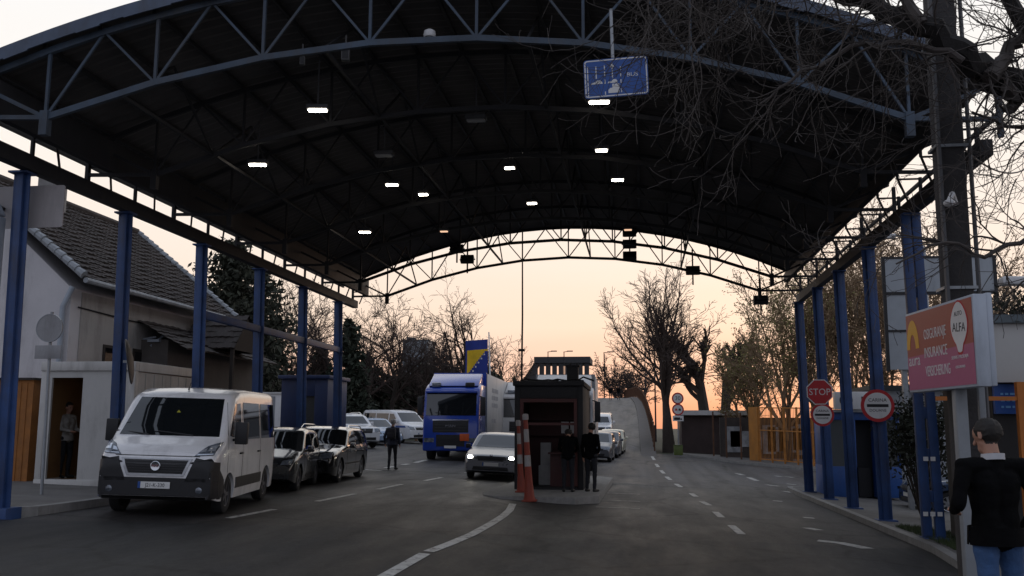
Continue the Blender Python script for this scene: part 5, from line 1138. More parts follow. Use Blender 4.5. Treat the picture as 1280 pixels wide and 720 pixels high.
def evergreen(name, label, base, H, R_, seed, n=3800, leaf=None, shape=None, ls=.17, group=None, cat='conifer'):
    rng = random.Random(seed); e = empty(name, base, 0, label, cat, group)
    shape = shape or (lambda f: (1-f)**.8*.95+.05)
    t = MB(); t.tube([(0, 0, -.2), (0, 0, H*.5), (0, 0, H*.97)], [R_*.09, R_*.06, .03], 8)
    l = MB(); nb = int(50+H*5)
    for k in range(nb):                                       # boughs, each carrying its own sprays of needles
        f = (k+rng.random())/nb; z = H*(.04+.94*f); a = k*2.4+rng.uniform(-.5, .5); Lb = R_*shape(f)*rng.uniform(.62, 1.15)
        d = Vector((math.cos(a), math.sin(a), rng.uniform(-.35, .25)))
        t.tube([(0, 0, z), tuple(Vector((0, 0, z))+d*Lb*.9)], [.05, .015], 4)
        m = int(n/nb*(.35+shape(f)*1.1))
        for q in range(m):
            s = rng.random()**.6; p = Vector((0, 0, z))+d*Lb*s+Vector((rng.gauss(0, 1), rng.gauss(0, 1), rng.gauss(0, .8)))*(.12+.10*Lb)*(.6+.5*s)
            leafquad(l, rng, p, ls*rng.uniform(.6, 1.5))
    t.build('trunk', M_BARK, e); l.build('crown', leaf, e); return e
M_TWIG2 = mat('distant_twigs', (.055, .038, .032), .95, 0, .3, 3)
M_NEEDLE = mat('dark_needles', (.022, .030, .018), .9, 0, .4, 1.2)
M_IVY = mat('dark_leaves', (.026, .030, .018), .85, 0, .45, 1.5)
M_BUD = mat('spring_leaves', (.22, .20, .07), .8, 0, .35, 1.5)
M_BUDB = mat('brown_buds', (.30, .21, .12), .85, 0, .3, 1.5)
def tb(px, Y, py=540):
    q = at(px, py, Y); return Vector((q.x, Y, gz(q.x, Y)))
def hgt(b, px, py): return at(px, py, b.y).z-b.z
# the big bare tree at the foot of the bridge
b0 = tb(836, 65.7); b0.z -= .1
tree('bare_tree', 'largest bare tree, wide crown, standing at the right edge of the ramp foot', b0, hgt(b0, 835, 316), .44, 11,
     dict(trunk=.30, trunk_lev=0, levels=4, kids=[10, 8, 6, 5], f0=[.62, .2, .15, .1, .1], ang=[(12, 52), (15, 45), (20, 50), (20, 55), (30, 60)], len=[(1.25, 1.7), (.5, .75), (.45, .65), (.4, .6), (.5, .7)], up=[.03, .05, .05, .04, .02], wob=[.03, .09, .13, .17, .2], rmin=.012, tap=.35))
# pollarded pair behind the low hut
for px, Y, sd, lab, top in ((887, 70, 5, 'thick pollarded tree left of the two behind the low white roofed hut', 402), (905, 72, 8, 'forked pollarded tree right of the two behind the low white roofed hut', 410)):
    b0 = tb(px, Y); tree('pollarded_tree', lab, b0, hgt(b0, px, top), .30, sd, dict(trunk=.42, levels=3, kids=[7, 12, 5], f0=[.6, .5, .2, .1, .1], len=[(.35, .6), (.35, .7), (.4, .6), (.4, .6), (.5, .7)], ang=[(18, 50), (10, 60), (20, 50), (20, 50), (30, 60)], rmin=.016, tap=.6))
# left background trees
LT = [(366, 58, 322, 21, 'bare tree seen between the second pair of rear left columns', .24), (405, 62, 345, 22, 'bare tree between the two rearmost left columns', .24), (345, 64, 360, 33, 'bare tree close behind the fourth left column', .2),
      (455, 66, 372, 23, 'bare tree just right of the rear left column', .22), (487, 68, 352, 24, 'slim bare tree left of the grey tower', .22), (505, 74, 380, 35, 'thin bare tree directly in front of the grey tower', .18),
      (581, 72, 330, 25, 'tall bare tree with level side limbs behind the blue lorry', .34), (546, 78, 400, 26, 'low bushy bare tree left of the tall one behind the lorry', .2),
      (628, 88, 416, 27, 'round bushy bare tree right of the flag', .24), (532, 70, 420, 41, 'low bare tree at the left shoulder of the blue lorry', .18)]
for px, Y, top, sd, lab, r in LT:
    b0 = tb(px, Y); low = px in (628, 546, 532)
    tree('bare_tree', lab, b0, hgt(b0, px, top), r, sd, dict(trunk=.22 if low else .5, kids=[12, 7, 5, 4] if low else [9, 6, 5, 4], f0=[.4 if low else .3, .2, .15, .1, .1], ang=[(12, 50), (20, 45), (20, 50), (20, 55), (30, 60)] if low else DECID['ang'], len=[(1.4, 2.2), (.5, .7), (.4, .6), (.4, .6), (.4, .6)] if low else [(.45, .75), (.5, .75), (.45, .7), (.4, .65), (.5, .7)], rmin=.011))
# right background: bushy bare trees far behind the ramp and budding trees beyond the fence
for px, Y, top, sd, lab in ((775, 150, 440, 51, 'far round bare tree beyond the bridge fence, left of the lamps'), (800, 165, 448, 52, 'far low bare tree just left of the big tree trunk')):
    b0 = tb(px, Y); b0.z = 3; tree('bare_tree', lab, b0, hgt(b0, px, top), .3, sd, dict(trunk=.22, kids=[11, 7, 5, 4], f0=[.35, .2, .15, .1, .1], len=[(1.5, 2.2), (.5, .7), (.4, .6), (.4, .6), (.4, .6)], rmin=.022))
BT = [(948, 64, 395, 61, 'budding tree with sparse leaves above the orange fence, leftmost of its row', 700), (985, 56, 300, 62, 'tall budding tree behind the last right column', 900), (1030, 60, 305, 63, 'leafing tree behind the STOP sign column', 1500),
      (1075, 54, 262, 64, 'tallest brown budding tree behind the wide blue columns', 1000), (1118, 58, 235, 65, 'brown budding tree behind the billboard left edge', 900), (1160, 52, 250, 66, 'brown budding tree behind the dark utility pole', 900), (1245, 56, 285, 67, 'low budding tree showing right of the utility pole', 700)]
for px, Y, top, sd, lab, nl in BT:
    b0 = tb(px, Y); tree('budding_tree', lab, b0, hgt(b0, px, top), .22, sd, dict(trunk=.35, kids=[10, 7, 6, 4], f0=[.25, .15, .15, .1, .1], ang=[(12, 40), (12, 40), (15, 45), (20, 50), (30, 60)], len=[(.9, 1.5), (.5, .75), (.4, .65), (.4, .6), (.4, .6)], up=[.05, .12, .1, .06, .03], rmin=.014),
         leaf=M_BUD if sd in (61, 62, 63) else M_BUDB, nleaf=nl*7, lsize=.07, twig=mat('warm_twigs', (.24, .165, .10), .9, 0, .3, 3), group=None)
# dark evergreens left
b0 = tb(280, 46); evergreen('evergreen_tree', 'big dark evergreen tree rising behind the house roof', b0, hgt(b0, 280, 300), 2.7, 3, 9000, M_IVY, lambda f: (math.sin(math.pi*min(1, f*.80+.16))**.6), .16, cat='tree')
b0 = tb(318, 50); evergreen('evergreen_tree', 'second dark evergreen right of the big one, by the third left column', b0, hgt(b0, 318, 335), 2.0, 7, 5200, M_IVY, lambda f: (math.sin(math.pi*min(1, f*.80+.16))**.6), .16, cat='tree')
for px, Y, top, R_, sd, lab in ((434, 60, 398, 2.0, 1, 'dark pointed conifer right of the rear left column'), (398, 63, 432, 2.2, 2, 'dark conifer behind the blue cabin'), (455, 72, 440, 2.4, 4, 'dark broad conifer behind the parked off-road car')):
    b0 = tb(px, Y); evergreen('conifer', lab, b0, hgt(b0, px, top), R_, sd, 4200, M_NEEDLE, None, .2)
for i, (px, Y, top, R_) in enumerate(((350, 66, 462, 3), (385, 68, 470, 3), (425, 70, 468, 3.2), (462, 72, 462, 3.4), (500, 76, 470, 3.4), (530, 78, 455, 3.2), (560, 80, 462, 3.4), (602, 84, 462, 3.4))):
    b0 = tb(px, Y); evergreen('bush', ['dark bush behind the white hut, leftmost of the hedge', 'dark bush left of the blue cabin top', 'dark bush right of the blue cabin', 'dark bush above the white off-road car', 'dark bush above the minibus', 'dark bush at the left edge of the blue lorry', 'dark bush behind the blue lorry cab', 'dark bush behind the flag'][i], b0, hgt(b0, px, top), R_, 90+i, 2600, M_IVY, lambda f: math.sin(math.pi*min(1, f*.72+.28))**.5, .26, 'dark hedge along the yard', 'bush')
# tower block, bridge building, lamps
Y = 210; x0, x1 = at(503, 450, Y).x, at(535, 450, Y).x; z1 = at(520, 426, Y).z
e = empty('tower_block', ((x0+x1)/2, Y, 1), 0, 'grey tower block far behind the bare trees', 'building')
b = MB(); b.box(x0, x1, Y, Y+8, 0, z1); b.build('wall', mat('tower_grey', (.20, .22, .24), .6, 0, .15, .2), e, w=True)
b = MB(); b.box(x0+.6, x0+2.4, Y+1, Y+3, z1, z1+.9); b.box(x0-.1, x1+.1, Y-.1, Y+8.1, z1, z1+.25); b.build('roof', mat('tower_roof', (.10, .11, .12), .7), e, w=True)
for k in range(5):
    zz = z1-1.6-2.6*k
    for j in range(3):
        xx = x0+(x1-x0)*(j+.18)/3; b = MB(); b.box(xx, xx+(x1-x0)*.2, Y-.03, Y+.01, zz-.7, zz+.5); b.build('window', glass('tower_glass', (.09, .10, .115), .1), e, w=True)
Y = 170; x0, x1, xm = at(644, 460, Y).x, at(735, 460, Y).x, at(690, 460, Y).x; z0_, z1 = at(690, 492, Y).z, at(700, 446, Y).z
e = empty('bridge_building', ((x0+x1)/2, Y, 0), 0, 'flat roofed building with open windowed storey on the bridge above the booth', 'building')
M_BB = mat('bridge_building_wall', (.045, .045, .048), .8, 0, .2, .4)
b = MB(); b.box(x0, x1, Y, Y+9, 0, z0_); b.box(xm-3, x1, Y, Y+.4, z0_, z0_+1.0); b.prism([(x0-1, z0_), (xm-2.6, z0_), (xm-2.6, z1-1.15), (x0, z0_+.25)], Y+.02, Y+.3, Matrix(((1, 0, 0, 0), (0, 0, 1, 0), (0, 1, 0, 0), (0, 0, 0, 1)))); b.build('wall', M_BB, e, w=True)
b = MB(); b.prism([(x0, z0_+.4), (xm-3.2, z1-1.1), (xm-3.2, z1), (x1+.4, z1), (x1+.4, z1-1.1), (xm-3.2, z1-1.1), (x0, z0_)], Y-.3, Y+9, Matrix(((1, 0, 0, 0), (0, 0, 1, 0), (0, 1, 0, 0), (0, 0, 0, 1)))); b.build('roof', M_BB, e, w=True)
for k in range(9): xx = xm-3+(x1-xm+3)*k/8.2; b = MB(); b.box(xx-.42, xx+.42, Y, Y+.4, z0_+1, z1-1.1); b.build('pier', M_BB, e, w=True)
for i, (px, py, Y, lab) in enumerate(((685, 440, 160, 'left thin lamp post behind the bridge building'), (705, 440, 162, 'second thin lamp post behind the bridge building'), (755, 441, 150, 'lone thin lamp post over the ramp crest'), (806, 440, 118, 'left lamp post of the pair before the big tree'), (818, 438, 112, 'right lamp post of the pair before the big tree'))):
    q = at(px, py, Y); g0 = 6 if i < 3 else 3.0; e = empty('lamp_post', (q.x, Y, g0), 0, lab, 'lamp post', 'lamp posts along the bridge')
    b = MB(); b.tube([(0, 0, -4), (0, 0, q.z-g0)], [.12, .08], 6); b.bar((-.1, 0, q.z-g0), (.9, 0, q.z-g0+.12), .10); b.build('pole', M_TRUSS, e)
    b = MB(); b.box(.5, 1.5, -.15, .15, q.z-g0+.06, q.z-g0+.22); b.build('lamp_head', M_LHOUS, e)
# bridge railings with rusty panels
for s, lab in ((1, 'rust brown panel railing along the right side of the ramp'), (-1, 'rust brown panel railing along the left side of the ramp')):
    off = SW-.08 if s > 0 else -W0-.92
    P_ = lambda y, dz: Vector((rxr(y)+off-.04*0, y, rz_(y)+.14+dz))
    e = empty('bridge_railing', P_(62, 0), 0, lab, 'railing')
    ysr = seq(62, 150, 2.2)
    b = MB()
    for ya, yb in zip(ysr, ysr[1:]):
        for dz in (.15, 1.35): b.bar(P_(ya, dz), P_(yb, dz), .06)
    b.build('rail', mat('rust_steel', (.10, .045, .022), .75, 0, .35, 3), e, w=True)
    for y in ysr: b = MB(); b.bar(P_(y, -.3), P_(y, 1.5), .09); b.build('post', MATS['rust_steel'], e, w=True)
    b = MB()
    for ya, yb in zip(ysr, ysr[1:]):
        n_ = 12
        for k in range(1, n_): y = ya+(yb-ya)*k/n_; b.bar(P_(y, .15), P_(y, 1.35), .045)
    o = b.build('balusters', MATS['rust_steel'], e, w=True)
# orange fence, verge things, low hut
M_OF = mat('orange_fence_paint', (.42, .17, .03), .6, 0, .3, 3, dirt=.4)
FP = [(side_r(y)+1.6, y) for y in (38, 41, 44, 47, 50, 53, 55.6)]
fe = empty('orange_fence', (FP[3][0], FP[3][1], gz(*FP[3])), 0, 'tall rusty orange bar fence with a solid end panel along the side road', 'fence')
def FZ(x, y): return gz(x, y)+.12
tot = []
for (xa, ya), (xb_, yb) in zip(FP, FP[1:]):
    n_ = 3
    for k in range(n_): tot.append((xa+(xb_-xa)*k/n_, ya+(yb-ya)*k/n_))
tot.append(FP[-1])
for k, (x, y) in enumerate(tot): b = MB(); b.bar((x, y, FZ(x, y)-.2), (x, y, FZ(x, y)+3.05), .09); b.build('post', M_OF, fe, w=True)
for dz in (.15, 1.75, 3.0):
    b = MB()
    for (xa, ya), (xb_, yb) in zip(tot, tot[1:]): b.bar((xa, ya, FZ(xa, ya)+dz), (xb_, yb, FZ(xb_, yb)+dz), .06)
    b.build('rail', M_OF, fe, w=True)
b = MB()
for (xa, ya), (xb_, yb) in zip(tot, tot[1:]):
    for k in range(1, 9):
        x, y = xa+(xb_-xa)*k/9, ya+(yb-ya)*k/9; b.bar((x, y, FZ(x, y)+.15), (x, y, FZ(x, y)+3.0), .022)
o = b.build('mesh_wires', M_OF, fe, w=True)
for y_ in (57.3, 58.8, 60.2): x_ = side_r(y_)+1.6; b = MB(); b.bar((x_, y_, FZ(x_, y_)-.2), (x_, y_, FZ(x_, y_)+2.7), .09); b.build('post', MATS['rust_steel'], fe, w=True)
(xa, ya) = tot[-1]; b = MB(); b.bar((xa-.05, ya+.05, FZ(xa, ya)+1.55), (xa-.45, ya+1.0, FZ(xa, ya)+1.55), .06, 3.0); b.build('end_panel', mat('orange_sheet', (.38, .15, .02), .55, 0, .25, 2, dirt=.4), fe, w=True)
# scraps behind the fence: dark wall and pale tarpaulins
Y = 60; x0, x1 = at(900, 540, Y).x, at(1075, 540, Y).x; e = empty('yard_wall', ((x0+x1)/2, Y, gz(x0, Y)), 0, 'dark stained yard wall with white patches behind the orange fence', 'wall')
b = MB(); b.box(x0, x1+8, Y, Y+.4, gz(x0, Y)-.3, at(950, 522, Y).z); b.build('wall', mat('yard_wall_dark', (.055, .045, .04), .9, 0, .5, .8), e, w=True)
rng = random.Random(12)
for px in (918, 925, 947, 962, 972, 985, 998, 1003):
    a = at(px, 548, Y-.2); wd, hh = rng.uniform(.25, .7), rng.uniform(.6, 1.5); b = MB(); b.box(a.x-wd, a.x+wd, Y-.06, Y-.002, a.z-hh*.7, a.z+hh*.6); b.build('board', mat('pale_board', (.26, .27, .28), .8, 0, .5, 2, dirt=.4), e, w=True)
Y = 67; x0, x1 = at(852, 540, Y).x, at(945, 540, Y).x; g0 = gz(x0, Y); z1 = at(880, 519, Y).z
e = empty('low_hut', ((x0+x1)/2, Y, g0), 0, 'low dark hut with a thin white roof edge beside the big tree', 'hut')
b = MB(); b.box(x0, x1, Y, Y+4, g0-.2, z1); b.build('wall', mat('hut_dark', (.07, .05, .048), .85, 0, .3, 1), e, w=True)
b = MB(); b.box(x0-.3, x1+.3, Y-.5, Y+4.2, z1, z1+.32); b.build('roof', M_WHITE, e, w=True)
a, c_ = at(904, 560, Y), at(912, 531, Y); b = MB(); b.box(a.x, c_.x, Y-.04, Y-.002, g0, c_.z); b.build('door', M_WHITE, e, w=True)
for px in (832, 838): 
    pass
p = tb(848, 61.5); g0 = p.z+.12
e = empty('speed_sign', (p.x, 61.5, g0), 0, 'round speed limit sign over a no overtaking sign and plate by the big tree', 'road sign')
b = MB(); b.tube([(0, .05, -.2), (0, .05, at(848, 492, 61.5).z-g0)], .05, 8); b.build('post', M_GALV, e)
for py, tx in ((498, '30'), (512, '')):
    z = at(848, py, 61.5).z-g0; Mz = Matrix.Translation((0, 0, z)) @ MX
    b = MB(); b.lathe([(.37, -.02), (.37, .01)], 28, Mz); b.build('rim', M_RED, e); b = MB(); b.lathe([(.28, .011), (.28, .016)], 28, Mz); f_ = b.build('face', M_SIGNW, e)
    if tx: text('lettering', tx, .36, M_SIGNK, f_, face_y(0, -.019, z), .002)
    else:
        for s, m in ((-1, M_RED), (1, M_SIGNK)):
            b = MB(); b.box(s*.11-.08, s*.11+.08, -.02, -.017, z-.07, z+.02); b.box(s*.11-.05, s*.11+.05, -.02, -.017, z+.02, z+.07); b.build('car_symbol', m, f_)
z = at(848, 523, 61.5).z-g0; b = MB(); b.box(-.34, .34, -.01, .02, z-.17, z+.17); o = b.build('plate', M_SIGNW, e); b = MB(); b.box(-.25, .12, -.014, -.0105, z-.1, z+.06); b.box(.14, .24, -.014, -.0105, z-.1, z); b.build('lorry_symbol', M_SIGNK, o)
q = gpt(848, 569, .12); e = empty('green_bin', q, 0, 'green box bin on the verge under the speed sign', 'bin')
q.z = 0; b = MB(); b.box(-.26, .26, -.25, .25, 0, .55); b.build('bin', mat('bin_green', (.09, .12, .025), .6), e, bevel=.03); b = MB(); b.box(-.28, .28, -.27, .27, .555, .60); b.build('lid', mat('bin_lid', (.07, .10, .02), .6), e, bevel=.02)
# timber fence behind the parked cars
e = empty('timber_fence', (at(480, 520, 62).x, 62, .9), 0, 'low timber board fence behind the parked cars', 'fence')
x0, x1 = at(405, 520, 62).x, at(540, 520, 62).x; g0 = gz(-14, 62); b = MB(); M_TF = mat('fence_timber', (.16, .085, .04), .8, 0, .3, 3)
for k in range(3): b.box(x0, x1, 61.96, 62.0, g0+.5+.5*k, g0+.85+.5*k)
b.build('boards', M_TF, e, w=True)
for k in range(8): x = x0+(x1-x0)*k/7; b = MB(); b.box(x-.08, x+.08, 62.0, 62.14, g0-.2, g0+2.05); b.build('post', M_TF, e, w=True)
# flag
q = at(611, 422, 58.5); e = empty('flagpole', (q.x, 58.5, gz(q.x, 58.5)), 0, 'flag of blue with a yellow triangle and white stars hanging on a white pole behind the lorry', 'flag')
e['label'] = 'blue and yellow flag with white stars on a white pole behind the blue lorry'
b = MB(); zt = at(609, 415, 58.5).z-e.location.z; b.tube([(0, 0, -.2), (.12, 0, zt*.5), (.0, 0, zt)], [.07, .055, .04], 8); b.build('pole', M_WHITE, e, smooth=True)
zT, zB = at(609, 424, 58.5).z-e.location.z, at(612, 468, 58.5).z-e.location.z; wF = at(611, 440, 58.5).x-at(583, 440, 58.5).x; hF = zT-zB
fl = MB(); fl.grid(lambda u_, v_: (-.06-wF*(1-u_)+.0, .10*math.sin(5*u_+3*v_)*(1-u_), zB+hF*v_-.10*(1-u_)), 14, 18)
# cells take the colour of the flag's design
for i, f_ in enumerate(fl.f):
    uu, vv = (i % 14+.5)/14, (i//14+.5)/18
    fl.m[i] = 1 if (.04 < uu and vv < .70 and uu < .98 and vv > .70-(1-uu)*1.05+.0 and uu < .98) and (vv > (uu)*.72) else 0
fo = fl.build('flag', [mat('flag_blue', (.012, .03, .22), .7), mat('flag_yellow', (.65, .42, .01), .7)], e, smooth=True)
b = MB()
for k in range(6):
    t_ = (k+.6)/6.3; uu, vv = .12+.80*t_, .0+.70*t_-.035
    c_ = Vector((-.06-wF*(1-uu)+.03, .10*math.sin(5*uu+3*vv)*(1-uu)-.015, zB+hF*vv-.10*(1-uu)-.03)); r_ = .075
    star = [(r_*(1 if j % 2 == 0 else .42)*math.sin(math.pi*j/5), r_*(1 if j % 2 == 0 else .42)*math.cos(math.pi*j/5)) for j in range(10)]
    b.prism(star, -.004, .006, Matrix.Translation(c_) @ MX)
b.build('stars', M_SIGNW, fo)

# ------------------------------------------------------------------ overhanging tree at the upper right
def px3(px, py, Y): return at(px, py, Y)
rng = random.Random(77)
tb_ = Vector((6.4, 9.6, gz(6.4, 9.6)+.1)); e = empty('overhanging_tree', tb_, 0, 'gnarled bare tree reaching in from the right, its tangled twigs hanging before the canopy', 'tree')
e['label'] = 'gnarled bare tree reaching in from the right with twigs tangled before the canopy'
tk, cr = MB(), MB()
fork = px3(1330, 120, 9.4)
tk.tube([tb_, tb_.lerp(fork, .5)+Vector((.15, 0, 0)), fork], [.32, .26, .22], 10)
limbs = [([(1330, 120), (1268, 108), (1232, 98), (1205, 70), (1165, 38), (1105, 12), (1040, -8), (960, -25), (880, -40), (800, -50)], 9.3, .17, .03),
         ([(1238, 98), (1262, 62), (1285, 40), (1320, 20)], 9.2, .08, .04), ([(1330, 120), (1300, 60), (1250, -20), (1200, -80)], 9.6, .12, .04),
         ([(1262, 108), (1272, 128), (1262, 138)], 9.2, .06, .045), ([(1150, 30), (1120, -20), (1060, -60), (980, -90)], 9.0, .06, .02),
         ([(1205, 70), (1130, 52), (1060, 60), (1000, 90), (950, 130)], 8.9, .035, .010), ([(1330, 330), (1290, 295), (1230, 320), (1180, 300), (1120, 330)], 9.0, .03, .008), ([(1330, 150), (1270, 160), (1215, 140)], 9.4, .03, .01)]
allp = []
for pts, Y, r0, r1 in limbs:
    P3 = [px3(x, y, Y+.25*math.sin(i*1.3)) for i, (x, y) in enumerate(pts)]
    sm = []
    for a, b in zip(P3, P3[1:]):
        for k in range(4): sm.append(a.lerp(b, k/4)+Vector((rng.gauss(0, 1), rng.gauss(0, 1), rng.gauss(0, 1)))*.02)
    sm.append(P3[-1]); n = len(sm); rr = [r0+(r1-r0)*i/(n-1) for i in range(n)]
    (tk if r0 > .1 else cr).tube(sm, rr, 7)
    allp += [(p, r) for p, r in zip(sm, rr)]
def twig(p, d, Ln, r, lev, curl):
    n = max(4, int(Ln/.085)); pts, rad = [p], [r]
    for i in range(n):
        d = (d+Vector((rng.gauss(0, 1), rng.gauss(0, 1)*.6, rng.gauss(0, 1)))*.17+curl*(.16*i/n)).normalized(); p = p+d*(Ln/n); pts.append(p); rad.append(max(.0028, r*(1-.75*(i+1)/n)))
    cr.tube(pts, rad, 4 if lev == 0 else 3, cap=False)
    if lev < 2:
        for k in range(rng.randint(3, 6) if lev == 0 else rng.randint(2, 4)):
            i = rng.randint(1, n-1); a = Vector((rng.gauss(0, 1), rng.gauss(0, .6), rng.gauss(0, 1))).normalized(); dd = (pts[i+1]-pts[i]).normalized()
            twig(pts[i], (dd+a*.9).normalized(), Ln*rng.uniform(.3, .6), rad[i]*.65, lev+1, Vector((rng.gauss(0, .5), 0, rng.uniform(-.2, 1.1))))
main = [q for q in allp if q[1] > .012]
for k in range(95):                                            # hanging shoots along the limbs
    p, r = rng.choice(main); q = ray(0, 0)
    d = Vector((rng.uniform(-1.1, .5), rng.uniform(-.5, .4), rng.uniform(-.75, .45))).normalized()
    twig(p, d, rng.uniform(.5, 1.5), min(.012, r*.5), 0, Vector((rng.uniform(-.5, .4), 0, rng.uniform(-.7, .9))))
for k in range(60):
    px = rng.uniform(800, 1190); p = px3(px, rng.uniform(-60, 20), rng.uniform(8.6, 9.8))
    twig(p, Vector((rng.uniform(-.9, .3), rng.uniform(-.3, .3), rng.uniform(-1, -.1))).normalized(), rng.uniform(.7, 1.7), .010, 0, Vector((rng.uniform(-.9, .2), 0, rng.uniform(-.3, 1.0))))
for k in range(16):
    p = px3(rng.uniform(1190, 1290), rng.uniform(130, 330), rng.uniform(8.8, 9.4)); twig(p, Vector((rng.uniform(-1, .4), 0, rng.uniform(-.6, .5))).normalized(), rng.uniform(.3, .9), .007, 1, Vector((rng.uniform(-.4, .4), 0, rng.uniform(-.6, .9))))
tk.build('trunk', mat('black_bark', (.014, .012, .011), .95, 0, .4, 8, .5, 30), e, w=True, smooth=True); cr.build('crown', M_TWIG, e, w=True, smooth=True)
# leafy creeper above the shop and grass at the column foot
rng = random.Random(5); q = at(1255, 385, 16.5); z1s = at(1260, 404, 17.2).z+.1; e = empty('shrub', (q.x, 16.5, gz(q.x, 16.5)), 0, 'dark leafy shrub growing above the shop roof at the right edge', 'shrub')
b, s_ = MB(), MB()
for k in range(26):
    p = at(rng.uniform(1243, 1300), rng.uniform(375, 402), 17.2+rng.random()); s_.tube([(p.x+.1, 17.3, z1s), (p.x+.05, p.y, p.z-.2), tuple(p)], [.014, .01, .004], 4)
    for j in range(26): leafquad(b, rng, p+Vector((rng.gauss(0, .16), rng.gauss(0, .16), rng.gauss(0, .14))), rng.uniform(.03, .07))
s_.build('stem', M_BARK, e, w=True); b.build('leaves', M_IVY, e, w=True)
rng = random.Random(6); q = at(1140, 560, 24.5); e = empty('shrub', (q.x, 24.5, gz(q.x, 24.5)+.1), 0, 'dark leafy bush between the double column and the pale hut', 'shrub')
b, s_ = MB(), MB()
for k in range(30):
    p = at(rng.uniform(1122, 1178), rng.uniform(500, 575), 24.2+rng.random()); s_.tube([(q.x+.2, 24.6, gz(q.x, 24.5)), (p.x, p.y, p.z-.3), tuple(p)], [.02, .012, .004], 4)
    for j in range(110): leafquad(b, rng, p+Vector((rng.gauss(0, .22), rng.gauss(0, .2), rng.gauss(0, .28)-.1)), rng.uniform(.04, .09))
s_.build('stem', M_BARK, e, w=True); b.build('leaves', M_IVY, e, w=True)
b = MB()
for k in range(5200):
    y = rng.uniform(17.6, 21.6); x = kerb_r(y)+.28+rng.random()*1.9*(1-abs(y-19.6)/2.6); z = gz(x, y)+.12; h = rng.uniform(.03, .11); a = rng.random()*6.28; w2 = .006
    b.add([(x-w2*math.cos(a), y-w2*math.sin(a), z), (x+w2*math.cos(a), y+w2*math.sin(a), z), (x+rng.gauss(0, .03), y+rng.gauss(0, .03), z+h)], [(0, 1, 2)])
tag(b.build('grass', mat('grass_green', (.045, .065, .022), .9, 0, .4, 3)), 'patch of short grass at the foot of the double column', 'grass', kind='stuff')
# overhead wires
for i, (a, b_, sag, lab) in enumerate((((1180, 160, 10.3), (1290, 205, 16), .3, 'thin overhead wire running right from the utility pole'), ((620, 425, 92), (735, 372, 46), .3, 'slack thin wire against the sky beside the booth antenna'))):
    p, q = at(*a), at(*b_); pts = [p.lerp(q, k/12)-Vector((0, 0, sag*4*(k/12)*(1-k/12))) for k in range(13)]
    if i: continue
    w_ = MB(); w_.tube(pts, .012, 5); tag(w_.build('overhead_wire', M_BLACK, origin=p), lab, 'wire')
